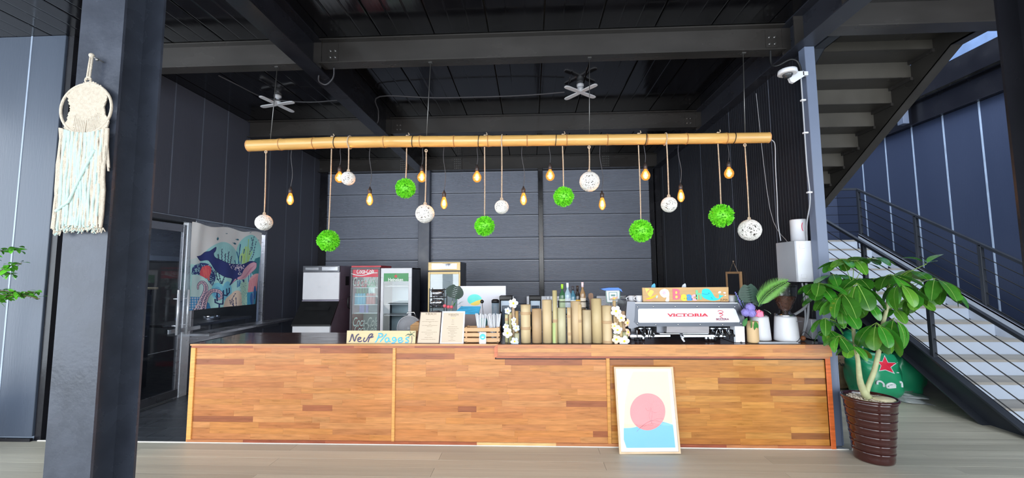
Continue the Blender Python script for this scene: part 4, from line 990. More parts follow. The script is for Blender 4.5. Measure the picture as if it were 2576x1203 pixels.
# ---- boards given by four photo corners
def quad(BL, BR, TR, TL, yb, yt):
    c = [onY(*BL, yb), onY(*BR, yb), onY(*TR, yt), onY(*TL, yt)]
    n = (c[1]-c[0]).cross(c[3]-c[0]).normalized()
    if n.y > 0: n = -n
    def q(u, v, off=0): return c[0]*(1-u)*(1-v)+c[1]*u*(1-v)+c[2]*u*v+c[3]*(1-u)*v+n*off
    return q
def slab(name, q, th, mat, par, u0=0, u1=1, v0=0, v1=1, off=0):
    vs = [q(u, v, off) for u, v in ((u0, v0), (u1, v0), (u1, v1), (u0, v1))]+[q(u, v, off-th) for u, v in ((u0, v0), (u1, v0), (u1, v1), (u0, v1))]
    return MB().add(vs, [(0, 1, 2, 3), (7, 6, 5, 4), (0, 4, 5, 1), (1, 5, 6, 2), (2, 6, 7, 3), (3, 7, 4, 0)]).build(name, mat, par)
def decal(name, q, uv, mat, par, off):
    return MB().add([q(u, v, off) for u, v in uv], [tuple(range(len(uv)))]).build(name, mat, par)
def frame4(name, q, w_, h_, th, mat, par, off=.006):
    b = MB()
    for (u0, u1, v0, v1) in ((0, 1, 0, h_), (0, 1, 1-h_, 1), (0, w_, h_, 1-h_), (1-w_, 1, h_, 1-h_)):
        vs = [q(u, v, off) for u, v in ((u0, v0), (u1, v0), (u1, v1), (u0, v1))]+[q(u, v, off-th) for u, v in ((u0, v0), (u1, v0), (u1, v1), (u0, v1))]
        b.add(vs, [(0, 1, 2, 3), (7, 6, 5, 4), (0, 4, 5, 1), (1, 5, 6, 2), (2, 6, 7, 3), (3, 7, 4, 0)])
    return b.build(name, mat, par)
def circ(cx, cy, rx, ry, n=28, f=None): return [(cx+rx*math.cos(2*PI*k/n)*(1 if not f else f(k)), cy+ry*math.sin(2*PI*k/n)*(1 if not f else f(k))) for k in range(n)]
# ---- framed surfer print leaning on the counter
pz = zoom(1500, 880, 4.296)
q = quad((1558, 1142), (1712, 1141), (1692, 923), (1544, 923), 3.985, 4.098)
qq = lambda a, b_: None
t = thing('framed_poster', 'framed beach print with a pink sun leaning against the counter front', 'poster', tuple(q(.5, 0)))
frame4('frame', q, .03, .022, .02, pm('pale_birch_frame', (200, 172, 140), .5), t, .010)
slab('print_paper', q, .004, pm('white_paper', (208, 212, 222), .5, var=.01), t, .02, .98, .015, .985, .002)
def uvp(a, b_, A_=(253, 1130), B_=(913, 1130), C_=(818, 182), D_=(190, 182)):
    # inverse bilinear (nearly affine)
    v = (1130-b_)/(1130-182); xl = A_[0]+(D_[0]-A_[0])*v; xr = B_[0]+(C_[0]-B_[0])*v; return ((a-xl)/(xr-xl), v)
M_beige = pm('print_beige', (200, 194, 166), .5, var=.01); M_pink = pm('print_pink', (222, 128, 130), .5, var=.01)
M_sea = pm('print_blue', (112, 176, 222), .5, var=.01); M_line = pm('print_line', (150, 84, 96), .6)
decal('hill_print', q, [uvp(*p) for p in ((300, 860), (310, 600), (330, 420), (395, 235), (770, 235), (825, 810))], M_beige, t, .0026)
decal('sea_print', q, [uvp(*p) for p in sp([(300, 860), (420, 850), (560, 800), (700, 790), (828, 825)])+[(856, 1068), (330, 1068), (300, 980)]], M_sea, t, .0030)
decal('sun_print', q, [uvp(*p) for p in circ(556, 682, 190, 202, 36)], M_pink, t, .0034)
b = MB()
for P_ in ([(585, 640), (578, 660), (590, 665), (596, 650), (585, 640)], [(590, 668), (570, 720), (580, 760), (600, 800)], [(600, 670), (605, 720), (598, 760), (604, 815)], [(575, 675), (545, 665), (533, 640)], [(605, 680), (630, 693), (655, 688)], [(560, 828), (620, 825), (590, 800)], [(440, 895), (520, 820), (600, 780), (740, 800)], [(470, 860), (580, 790), (690, 755), (740, 775)], [(520, 840), (600, 810), (700, 830)]):
    b.tube([q(*uvp(*p), .0036) for p in sp(P_, 4)], .0009, 4)
b.build('surfer_drawing', M_line, t, fix=False)
slab('glass_pane', q, .0015, thin_glass('poster_glass', (1, 1, 1), .35, .02), t, .03, .97, .022, .978, .0075)

# ---- signs and menus on the counter
M_pine = pm('pale_pine', (200, 182, 140), .5, var=.07, scale=4, stretch=(1, 6, 12))
nz_ = zoom(860, 820, 12.88)
q = quad((871.5, 864), (1044.5, 864.5), (1046, 832.5), (873, 832), 4.165, 4.175)
t = thing('wooden_sign', 'pale wooden sign painted Neuf Plages with a palm tree on the counter', 'sign', tuple(q(.5, 0)))
slab('board', q, .02, M_pine, t)
M_ink = pm('indigo_paint', (72, 66, 100), .5); M_sky = pm('sky_blue_paint', (84, 182, 240), .5); M_palmp = pm('palm_paint', (60, 96, 84), .6)
def strokes(name, zf, L, w_, mat, par, Y):
    b = MB()
    for P_ in L:
        pts = [onY(*zf(*p), Y) for p in sp(P_, 4)]
        b.tube(pts, w_, 6)
    # flatten against the board
    b.v = [(v[0], Y+(v[1]-Y)*.25, v[2]) for v in b.v]
    return b.build(name, mat, par, fix=False)
YS = 4.166
strokes('lettering', nz_, [[(225, 505), (270, 480), (330, 270), (370, 400), (410, 500), (470, 330), (550, 265)], [(510, 450), (590, 425), (610, 385), (560, 375), (515, 430), (530, 500), (600, 512), (650, 480)], [(740, 380), (700, 460), (720, 510), (780, 490), (840, 390), (900, 290), (970, 262), (990, 300), (940, 350), (890, 400), (850, 530)], [(850, 372), (940, 378), (1020, 352)]], .0062, M_ink, t, YS)
strokes('lettering', nz_, [[(1075, 535), (1130, 480), (1200, 300)], [(1180, 262), (1260, 250), (1312, 290), (1290, 345), (1170, 392)], [(1440, 262), (1350, 380), (1235, 520)], [(1520, 400), (1450, 390), (1400, 450), (1420, 520), (1490, 505), (1525, 420), (1530, 500), (1580, 510)], [(1745, 400), (1670, 375), (1635, 430), (1680, 490), (1745, 430), (1760, 470), (1700, 540), (1610, 560)], [(1840, 480), (1930, 455), (1935, 400), (1880, 385), (1830, 440), (1850, 530), (1930, 530), (1990, 475)], [(2175, 395), (2120, 375), (2072, 425), (2150, 475), (2140, 530), (2050, 535)]], .0064, M_sky, t, YS)
strokes('palm_tree', nz_, [[(2265, 330), (2272, 440), (2262, 520), (2240, 562)]], .0028, M_ink, t, YS-.0005)
strokes('palm_tree', nz_, [[(2250, 290), (2150, 265), (2060, 330)], [(2250, 290), (2230, 230), (2205, 180)], [(2250, 290), (2300, 230), (2370, 195)], [(2250, 290), (2310, 300), (2350, 350)], [(2250, 290), (2200, 320), (2160, 360)], [(2250, 290), (2130, 290), (2140, 262)]], .0024, M_palmp, t, YS-.0005)
M_kraft = pm('kraft_paper', (196, 180, 160), .7, var=.03); M_txt = pm('grey_print', (140, 124, 106), .8)
def menu(lab, c4, fmat, fw, lines, yb):
    q = quad(*c4, yb, yb+.06)
    t = thing('menu_board', lab, 'menu', tuple(q(.5, 0)))
    slab('backing', q, .012, fmat, t); frame4('frame', q, fw, fw*.7, .012, fmat, t, .004)
    slab('menu_paper', q, .001, M_kraft, t, fw*.8, 1-fw*.8, fw*.6, 1-fw*.6, .0015)
    b = MB(); y_ = MB(); rg = random.Random(len(lines))
    for v, w_, kind in lines:
        u = .5-w_/2; tgt = y_ if kind else b
        while u < .5+w_/2:
            w2 = rg.uniform(.012, .05); u2 = min(u+w2, .5+w_/2); h_ = .006
            tgt.add([q(u, v-h_, .002), q(u2, v-h_, .002), q(u2, v+h_, .002), q(u, v+h_, .002)], [(0, 1, 2, 3)]); u = u2+.012
    b.build('menu_text', M_txt, t, fix=False)
    if y_.v: y_.build('menu_text', pm('yellow_print', (214, 186, 84), .8), t, fix=False)
    return t, q
t, q = menu('kraft paper menu in a thin dark frame, left of the white-framed menu', ((1048.5, 864.5), (1105, 864.5), (1111.5, 785), (1058, 785)), pm('dark_frame', (66, 46, 46), .5), .025, [(.75, .38, 0), (.69, .74, 0), (.665, .1, 0), (.60, .1, 0), (.565, .7, 0), (.53, .25, 0), (.42, .24, 0), (.355, .7, 0), (.30, .36, 0), (.245, .14, 0), (.19, .35, 0), (.13, .64, 0)], 4.165)
text('menu_title', '9 BEACH', .028, q(.5, .93, .0022), M_txt, t)
t, q = menu('kraft paper menu in a white frame standing beside the wooden crate', ((1106.5, 865.5), (1166, 865.5), (1170, 783.5), (1113, 783.5)), M_whitep, .055, [(.85, .22, 0), (.79, .16, 1), (.73, .1, 0), (.67, .12, 0), (.60, .12, 0), (.52, .4, 0), (.465, .5, 0), (.42, .34, 0), (.375, .2, 0), (.33, .38, 0), (.285, .14, 0), (.235, .32, 0), (.19, .12, 0), (.145, .1, 0), (.10, .3, 0)], 4.165)
text('menu_title', '9 BEACH', .026, q(.5, .89, .0022), M_txt, t)
# crate with wrapped straws
M_crate = pm('crate_pine', (196, 156, 116), .6, var=.14, scale=5, stretch=(1, 4, 10))
a0 = onY(1167, 864, 4.17); a1 = onY(1257, 864, 4.17); zt_ = 1.115; zb_ = .965
t = thing('wooden_crate', 'small slatted wooden crate holding white wrapped straws', 'crate', ((a0.x+a1.x)/2, 4.25, zb_))
for k in range(3):
    z0 = zb_+.012+k*.05
    for (ya, yb_) in ((4.17, 4.182), (4.33, 4.342)): MB().bbox(a0.x, a1.x, ya, yb_, z0, z0+.036, .002).build('slat', M_crate, t)
    for xx in (a0.x, a1.x-.010): MB().bbox(xx, xx+.010, 4.184, 4.328, z0, z0+.036, .002).build('slat', M_crate, t)
for xx in (a0.x+.012, a1.x-.03):
    for yy in (4.184, 4.31): MB().bbox(xx, xx+.018, yy, yy+.018, zb_, zt_+.004, .002).build('corner_post', M_crate, t)
MB().box(a0.x+.01, a1.x-.01, 4.184, 4.328, zb_+.004, zb_+.012).build('crate_floor', M_crate, t)
M_straw = pm('straw_paper', (220, 224, 232), .6, var=.03)
for k in range(24):
    px = 1197+k*2.75+random.uniform(-1, 1); lean = (k-12)*.0016+(.01 if k < 10 else -.01)
    p1 = onY(px, 790+random.uniform(-2, 3), 4.26+random.uniform(-.04, .04)); p0 = Vector((min(max(p1.x-lean*4, a0.x+.025), a1.x-.025), p1.y, zb_+.02))
    o = MB().tube([p0, p1], .0048, 6).build('wrapped_straw', M_straw)
    tag(o, 'white paper-wrapped straw standing in the wooden crate', 'straw', 'wrapped straws in the crate')
q = quad((1205.5, 866), (1222.5, 866), (1223, 836), (1206, 836), 4.150, 4.164)
t = thing('logo_card', 'small white card with a round blue logo propped against the crate', 'card', tuple(q(.5, 0)))
slab('card', q, .002, M_whitep, t); decal('blue_disc', q, circ(.5, .62, .44, .26), pm('logo_blue', (70, 176, 224), .5), t, .0006)
decal('white_mark', q, [(.32, .56), (.36, .64), (.44, .60), (.52, .64), (.60, .58), (.68, .66), (.66, .52), (.36, .52)], M_whitep, t, .0012)

# ---- bamboo cups row
bz = zoom(1240, 690, 6.332)
def culm(x0, x1, top, nodes_, col, Y, par, name='culm', zb=.965, base=None, col2=None):
    cx_ = (x0+x1)/2; p = onY(*bz(cx_, top), Y); r = (x1-x0)/6.332*Y/F_PX/2*.985
    g_ = sum(col)/3; m = pm('bamboo_%d_%d_%d' % col, tuple((v*.82+g_*.18)*.87 for v in col), .5, var=.10, scale=14, stretch=(1, 1, .12))
    z1 = p.z; pr = [(0, zb), (r*.98, zb)]
    nz2 = sorted([(onY(*bz(cx_, n_), Y).z) for n_ in nodes_])
    for z_ in nz2: pr += [(r*.97, z_-.02), (r*1.0, z_-.008), (r*1.05, z_-.003), (r*1.05, z_+.004), (r, z_+.010), (r*.97, z_+.02)]
    pr += [(r, z1), (r*.86, z1), (r*.84, z1-.04), (0, z1-.045)]
    o = MB().lathe(pr, (p.x, Y, 0), 22, cap=False).build(name, m, par)
    for z_ in nz2: MB().lathe([(r*1.02, z_-.014), (r*1.055, z_-.010), (r*1.055, z_+.012), (r*1.02, z_+.014)], (p.x, Y, 0), 22, cap=False).build('node_band', pm('bamboo_band', (172, 142, 106), .6), o)
    return p.x, z1, r
cups = [(440, 600, 487, (620, 857), (230, 200, 146), 'thick bamboo tube, leftmost of the plain row, with two brown node bands'), (618, 776, 552, (), (206, 166, 118), 'brownish short bamboo tube second from the left in the row'),
 (781, 938, 410, (), (232, 200, 146), 'tall smooth yellow bamboo tube left of the tallest thin one'), (945, 1020, 258, (742,), (216, 196, 132), 'tallest thin bamboo tube with a green lower half'), (1016, 1160, 537, (), (216, 206, 160), 'short greenish-pale bamboo tube right of the tallest thin one'),
 (1178, 1242, 532, (670, 950), (226, 190, 134), 'thin short bamboo tube with two wide brown bands'), (1236, 1396, 432, (), (224, 190, 140), 'medium smooth bamboo tube in front of the liquor bottles'), (1350, 1411, 482, (745,), (228, 190, 130), 'thin bamboo stick with one node in front of the liquor bottles'),
 (1415, 1562, 572, (), (222, 196, 150), 'short bamboo tube with dark streaks, left of the tallest thick one'), (1562, 1724, 390, (), (222, 192, 134), 'tallest thick bamboo tube near the right of the row'), (1728, 1890, 502, (760, 1075), (230, 198, 144), 'thick bamboo tube, rightmost of the plain row, beside the pink flowers')]
for i, (x0, x1, tp, nd, cl_, lab) in enumerate(cups):
    Y = 4.235 if i in (5, 7) else 4.25; Y = 4.165 if i in (5, 7) else 4.20
    if i == 3: Y = 4.17
    t = thing('bamboo_tube', lab, 'bamboo tube', (onY(*bz((x0+x1)/2, 1100), Y).x, Y, .965), 'bamboo tubes on the counter')
    culm(x0, x1, tp, nd, cl_, Y, t)
    if i == 3:
        p = onY(*bz(982, 742), Y); r = 75/6.332*Y/F_PX/2*.99
        MB().lathe([(r*1.005, .966), (r*1.005, p.z-.02)], (p.x, Y, 0), 22, cap=False).build('green_section', pm('green_bamboo', (160, 174, 112), .45, stretch=(1, 1, .2)), t)
M_pw = pm('flower_white', (226, 226, 230), .6, var=.02); M_py = pm('flower_yellow', (250, 222, 60), .6); M_pb = pm('flower_blue_white', (196, 218, 246), .6, var=.03); M_po = pm('flower_peach', (250, 206, 178), .6, var=.04)
def flower(zf, a, b_, rz, mat, Y, par, yaw=0, pit=0, rot=None):
    c_ = onY(*zf(a, b_), Y); R_ = rz/6.332*Y/F_PX
    Rm = Matrix.Rotation(yaw, 3, 'Z') @ Matrix.Rotation(pit, 3, 'X'); rot = random.uniform(0, 1.2) if rot is None else rot
    m = MB(); m.smooth = True
    for k in range(5):
        an = rot+2*PI*k/5; ring = []
        for s_, w_, d_ in ((.05, .06, 0), (.35, .32, .06), (.7, .45, .03), (.98, .28, -.06), (1.08, 0, -.1), (.95, -.30, -.02), (.62, -.42, .08), (.3, -.26, .05)):
            x = R_*(s_*math.cos(an)-w_*math.sin(an)); z = R_*(s_*math.sin(an)+w_*math.cos(an)); ring.append(c_+Rm @ Vector((x, -R_*d_-.002*k/5, z)))
        ctr = c_+Rm @ Vector((R_*.5*math.cos(an), -R_*.02, R_*.5*math.sin(an)))
        m.add([ctr]+ring, [(0, i+1, (i+1) % 8+1) for i in range(8)])
    m.cur = 1; m.sphere(c_+Rm @ Vector((0, -R_*.05, 0)), R_*.24, 8)
    return m.build('flower', [mat, M_py], par, fix=False)
def flower_group(lab, culms, fl_, Y):
    t = thing('flower_bamboo', lab, 'flower bamboo', (onY(*bz((culms[0][0]+culms[-1][1])/2, 1100), Y).x, Y, .965), 'bamboo bundles with frangipani')
    for (x0, x1, tp, nd, cl_, dy) in culms: culm(x0, x1, tp, nd, cl_, Y+dy, t, 'stem')
    for (a, b_, rz, m_, yw, pt) in fl_:
        flower(bz, a, b_, rz, m_, Y-.045, t, yw, pt)
flower_group('bundle of thin bamboo with white and pale blue frangipani, left of the plain tubes',
 [(190, 246, 640, (720,), (214, 206, 150), .02), (252, 302, 612, (670,), (200, 190, 120), .0), (298, 346, 480, (), (226, 190, 150), .04), (352, 406, 587, (), (220, 176, 110), .05), (340, 420, 940, (), (196, 190, 150), -.0)],
 [(325, 465, 74, M_pw, .1, 0), (235, 585, 52, M_pb, -.2, .1), (330, 730, 46, M_pw, .6, .2), (335, 800, 42, M_pw, .5, -.3), (372, 860, 52, M_pb, .2, 0), (208, 843, 52, M_pb, -.3, 0), (232, 938, 76, M_pw, -.1, .1), (345, 1072, 62, M_pb, .1, -.2)], 4.19)
flower_group('bundle of bamboo with peach and white frangipani beside the coffee machine',
 [(1905, 1956, 420, (), (222, 186, 130), .03), (1955, 2000, 600, (), (226, 190, 134), .02), (2036, 2104, 590, (), (226, 184, 140), .04), (2004, 2062, 760, (), (220, 190, 130), 0), (2066, 2150, 920, (), (196, 200, 150), -.01), (1910, 1990, 950, (), (200, 196, 150), -.01)],
 [(1932, 385, 60, M_po, .2, 1.1), (1960, 590, 82, M_pw, .1, 0), (2045, 697, 66, M_po, -.2, 0), (2140, 775, 62, M_po, .7, .2), (1938, 830, 58, M_po, -.6, 0), (1985, 888, 74, M_pw, .1, .3), (2150, 925, 60, M_po, .8, -.3), (1968, 1040, 68, M_po, 0, 0), (2092, 1068, 80, M_pw, 0, 0)], 4.19)
# ================================================================== COFFEE MACHINE
zm = zoom(1560, 680, 6.015)
YM = 4.20
def mp(a, b_, Y=YM): return onY(*zm(a, b_), Y)
t = thing('espresso_machine', 'wide grey and white espresso machine with red lettering on its back', 'coffee machine', (mp(1040, 1100).x, 4.4, .965))
def P2(L, Y=YM): return [(mp(a, b_, Y).x, max(mp(a, b_, Y).z, .966)) for a, b_ in L]
outer = [(222, 502), (1765, 504), (1800, 560), (1868, 780), (1870, 815), (1850, 845), (1820, 850), (270, 852), (235, 830), (210, 790)]
M_mach = pm('gunmetal_plate', (84, 87, 94), .38, metal=.8, var=.1, scale=3, stretch=(1, 1, 5))
MB().prism(P2(outer), 'y', YM, YM+.03).build('back_plate', M_mach, t)
rnd_in = [(285, 582), (1715, 578), (1745, 600), (1808, 765), (1800, 788), (290, 795), (270, 780), (270, 600)]
MB().prism(P2(rnd_in), 'y', YM-.004, YM+.001).build('white_panel', pm('white_enamel', (206, 210, 222), .3, var=.01), t)
MB().prism(P2([(100, 470), (222, 476), (212, 700), (200, 780), (270, 852), (160, 884), (120, 870), (80, 700)]), 'y', YM-.02, YM+.42).build('side_cheek', M_dinox, t)
MB().prism(P2([(1770, 504), (1800, 560), (1868, 780), (1870, 815), (1900, 800), (1850, 600), (1800, 495)]), 'y', YM+.0, YM+.42).build('side_cheek', M_dinox, t)
MB().prism(P2([(225, 500), (1765, 500), (1868, 800), (1830, 850), (260, 850), (210, 780)]), 'y', YM+.03, YM+.42).build('body', M_plinth, t)
MB().prism(P2([(215, 488), (1770, 490), (1770, 503), (215, 503)]), 'y', YM-.01, YM+.42).build('top_tray', M_inox, t)
for a, b_ in ((262, 556), (503, 550), (832, 548), (1163, 548), (1494, 552), (1735, 552), (258, 807), (540, 822), (876, 822), (1210, 822), (1550, 824), (1828, 803)):
    p = mp(a, b_); MB().lathe([(.0075, YM), (.0075, YM-.004), (.004, YM-.007), (0, YM-.007)], (p.x, 0, p.z), 12, 'y').build('screw', M_chrome, t)
M_red = pm('red_lettering', (186, 20, 44), .4)
p = mp(1020, 682); text('lettering', 'VICTORIA', .040, (p.x, YM-.005, p.z+.001), M_red, t, sx=2.15, bold=.0014)
MB().prism(P2([(740, 694), (1305, 694), (1300, 700), (745, 700)]), 'y', YM-.0055, YM-.004).build('underline', M_red, t)
p = mp(1545, 743); text('logo_name', 'BEZZERA', .026, (p.x, YM-.005, p.z), pm('maroon_print', (120, 40, 60), .5), t, sx=1.15, bold=.0008)
b = MB(); b.tube([mp(a, b_, YM-.005) for a, b_ in sp([(1478, 622), (1500, 612), (1530, 612), (1556, 628), (1545, 648), (1505, 645), (1500, 660), (1540, 662), (1555, 680), (1530, 690), (1510, 702), (1535, 716), (1550, 728)], 4)], .003, 6)
b.sphere(mp(1525, 655, YM-.005), .005); b.build('snake_logo', M_red, t, fix=False)
# underside: group block, drip tray, portafilters
MB().prism(P2([(718, 852), (1358, 852), (1358, 960), (712, 950)]), 'y', YM+.02, YM+.30).build('boiler_cover', pm('brushed_cover', (140, 136, 138), .5, metal=.3, stretch=(1, 1, 8)), t)
MB().prism(P2([(600, 860), (716, 860), (716, 965), (600, 965)]), 'y', YM+.10, YM+.30).build('cover_wing', M_dinox, t)
MB().prism(P2([(160, 985), (770, 985), (770, 1012), (160, 1020)]), 'y', YM+.02, YM+.08).build('drip_rail', M_chrome, t)
MB().prism(P2([(960, 985), (1640, 985), (1640, 1014), (950, 1018)]), 'y', YM+.02, YM+.08).build('drip_rail', M_chrome, t)
MB().prism(P2([(610, 962), (1350, 962), (1350, 972), (610, 972)]), 'y', YM+.02, YM+.34).build('drip_grid', M_inox, t)
MB().prism(P2([(1735, 850), (1880, 850), (1890, 1116), (1745, 1116)]), 'y', YM+.0, YM+.10).build('machine_leg', M_whitep, t)
MB().prism(P2([(1715, 905), (1738, 905), (1750, 1116), (1728, 1116)]), 'y', YM+.0, YM+.30).build('leg_trim', M_chrome, t)
p = mp(1832, 1100); MB().lathe([(.012, YM), (.012, YM-.004)], (p.x, 0, p.z), 14, 'y').build('leg_button', M_plinth, t)
MB().prism(P2([(165, 870), (230, 870), (230, 1110), (170, 1110)], YM+.2), 'y', YM+.2, YM+.3).build('machine_leg', M_dinox, t)
rg = random.Random(2)
for gx in (300, 430, 1500, 1600, 1380):
    p = mp(gx, 880, YM+.14); q0 = mp(gx, 985, YM+.14)
    b = MB(); b.lathe([(.036, p.z+.02), (.036, p.z-.012), (.028, p.z-.016), (.03, q0.z+.02), (.02, q0.z)], (p.x, YM+.14, 0), 18)
    b.tube([(p.x, YM+.14, p.z-.03), (p.x+rg.uniform(-.02, .02), YM+.03, p.z-.04)], .011, 8); b.build('group_head', M_chrome, t)
    MB().tube([(p.x, YM+.03, p.z-.04), (p.x, YM-.02, p.z-.05)], .014, 8).build('portafilter_handle', M_black, t)
for gx, e in ((420, 8), (470, -6), (1540, 10), (1620, 25), (250, 5), (1480, -20)):
    b = MB().tube([mp(gx, 865, YM+.02), mp(gx+e, 930, YM), mp(gx+e*1.6, 1000, YM+.02), mp(gx+e*1.4, 1040, YM+.03)], .0045, 6); b.build('steam_wand', M_chrome, t)
for gx in (240, 300, 350, 1300, 1360, 1400, 1440):
    p = mp(gx, 1050, YM+.06); p.z = 1.002; MB().lathe([(.014, p.z-.035), (.016, p.z+.0), (.010, p.z+.02), (.006, p.z+.03)], (p.x, YM+.06, 0), 12).build('valve_knob', M_chrome if gx % 3 else M_black, t)
MB().tube([mp(925, 965, YM+.02), mp(945, 1010, YM), mp(965, 1050, YM)], .014, 10).build('water_spout', M_chrome, t)
t2 = thing('milk_brush', 'white-handled brush lying under the middle of the coffee machine', 'brush', tuple(mp(990, 1075, YM-.02)))
MB().tube([mp(915, 985, YM-.012), mp(935, 1030, YM-.014)], .007, 8).build('bristles', M_greyp, t2); MB().tube([mp(932, 1025, YM-.014), mp(972, 1082, YM-.02)], .009, 8).build('handle', M_whitep, t2)
# sign on top of the machine
sz = zoom(1600, 715, 10.304); YG = 4.25
def gp(a, b_, Y=YG): return onY(*sz(a, b_), Y)
t = thing('beach_sign', 'wooden sign with a painted shell, colourful 9 Beach lettering and a blue whale', 'sign', tuple(gp(1285, 460)))
def G2(L): return [(gp(a, b_).x, gp(a, b_).z) for a, b_ in L]
def paint(name, L, col, lay=1, rough=.5):
    return MB().prism(G2(L), 'y', YG-.0012*lay, YG-.0012*(lay-1)+.0005).build(name, pm('paint_%d_%d_%d' % col, tuple(max(v*.9-(255-v)*.12, 0) for v in col), rough, var=.02), t)
MB().prism(G2([(165, 95), (2395, 78), (2400, 455), (185, 462)]), 'y', YG, YG+.025).build('board', pm('tan_board', (184, 146, 96), .5, var=.1, scale=5, stretch=(1, 4, 8)), t)
MB().prism(G2([(185, 455), (2400, 450), (2400, 486), (185, 490)]), 'y', YG-.01, YG+.03).build('sign_foot', pm('dark_foot', (90, 70, 56), .5), t)
paint('shell', sp([(235, 110), (290, 115), (360, 150), (300, 240), (260, 190)]), (244, 226, 120)); paint('shell', [(275, 195), (350, 140), (362, 160), (300, 245)], (244, 166, 120), 2)
paint('shell', sp([(300, 240), (370, 155), (455, 190), (420, 260), (375, 325), (320, 290)]), (252, 240, 110))
paint('shell_boat', sp([(240, 385), (340, 345), (440, 310), (530, 268), (520, 300), (430, 370), (350, 415), (270, 415)]), (252, 200, 50)); paint('shell_boat', sp([(250, 395), (340, 400), (440, 375), (430, 395), (340, 425), (270, 420)]), (250, 150, 150), 2)
paint('shell_splash', sp([(520, 300), (565, 300), (550, 360), (520, 360)]), (200, 222, 236)); 
paint('nine', sp([(735, 120), (820, 150), (860, 230), (855, 330), (850, 445), (765, 440), (790, 345), (720, 350), (640, 290), (612, 210), (650, 150)], 5), (250, 250, 252))
for k in range(5):
    a = 2*PI*k/5; paint('nine_swirl', [(725, 228), (725+48*math.cos(a), 228+48*math.sin(a)), (725+38*math.cos(a+.6), 228+38*math.sin(a+.6))], (250, 160, 196), 2)
for ch, cx_, cy_, s_, cl_ in (('B', 1045, 275, .42, (248, 130, 150)), ('e', 1232, 325, .36, (248, 240, 90)), ('a', 1380, 325, .34, (90, 172, 236)), ('c', 1500, 325, .34, (250, 196, 206)), ('h', 1625, 290, .36, (138, 216, 170))):
    p = gp(cx_, cy_); text('letter', ch, s_*.335, (p.x, YG-.0015, p.z), pm('letter_%s' % ch, tuple(max(v*.88-(255-v)*.15, 0) for v in cl_), .5, var=.02), t, ext=.0012, bold=.0052, sx=1.05)
paint('letter_fill', circ(1040, 220, 24, 36, 14), (250, 240, 120), 3); paint('letter_fill', circ(1045, 335, 30, 32, 14), (250, 240, 120), 3)
wp = sp([(1700, 240), (1720, 150), (1800, 118), (1900, 140), (1970, 220), (2040, 330), (2110, 372), (2150, 350), (2150, 290), (2165, 255), (2195, 295), (2250, 290), (2255, 312), (2200, 345), (2170, 385), (2060, 425), (1940, 425), (1830, 395), (1740, 350), (1703, 290)], 4)
paint('whale', wp, (40, 216, 236)); paint('whale_mouth', [(1705, 238), (1800, 262), (1880, 262), (1880, 270), (1800, 272), (1705, 246)], (20, 130, 170), 2)
paint('whale_eye', circ(1885, 237, 22, 7, 10), (20, 110, 150), 2); paint('whale_fin', sp([(1935, 330), (1960, 350), (1990, 380), (1960, 375), (1938, 350)]), (20, 170, 200), 2)
for L in ([(2130, 215), (2150, 185), (2195, 185), (2205, 205), (2190, 235), (2130, 240)], [(2265, 210), (2310, 205), (2330, 230), (2310, 250), (2265, 235)], [(2290, 290), (2330, 280), (2335, 300), (2300, 305)]): paint('splash', L, (246, 250, 252))
p = gp(2280, 408); text('signature', 'JUMA', .030, (p.x, YG-.001, p.z), pm('brown_ink', (90, 66, 40), .6), t, ext=.0006, shear=.1)
for lab, px, cl_ in (('blue fin ornament poking up behind the left of the beach sign', 1643, (60, 160, 196)), ('grey fin ornament poking up behind the middle of the beach sign', 1720, (176, 184, 194))):
    a = [onY(px-7, 728, 4.32), onY(px-3, 717, 4.32), onY(px+3, 713, 4.32), onY(px+5, 716, 4.32), onY(px+6, 728, 4.32), onY(px+6, 758, 4.32), onY(px-7, 758, 4.32)]
    tag(MB().prism([(v.x, v.z) for v in a], 'y', 4.315, 4.325).build('fin_ornament', pm('fin_%d' % px, cl_, .4)), lab, 'ornament')
def mug(px, py, Y, lab, mat=None):
    c_ = onY(px, py, Y); t = thing('coffee_mug', lab, 'mug', (c_.x, c_.y, c_.z))
    MB().lathe([(0, c_.z+.003), (.028, c_.z+.002), (.032, c_.z+.01), (.038, c_.z+.07), (.035, c_.z+.07), (.03, c_.z+.012), (0, c_.z+.01)], (c_.x, c_.y, 0), 20).build('cup', mat or M_whitep, t)
    MB().tube([(c_.x-.036, c_.y, c_.z+.06), (c_.x-.055, c_.y, c_.z+.05), (c_.x-.055, c_.y, c_.z+.03), (c_.x-.034, c_.y, c_.z+.02)], .005, 6).build('handle', mat or M_whitep, t)
mug(1609, 761, 4.34, 'white mug on the coffee machine just left of the beach sign'); mug(1842, 761, 4.34, 'white mug on the coffee machine at the right end of the beach sign'); mug(1590, 761, 4.46, 'white mug at the left end of the coffee machine top')

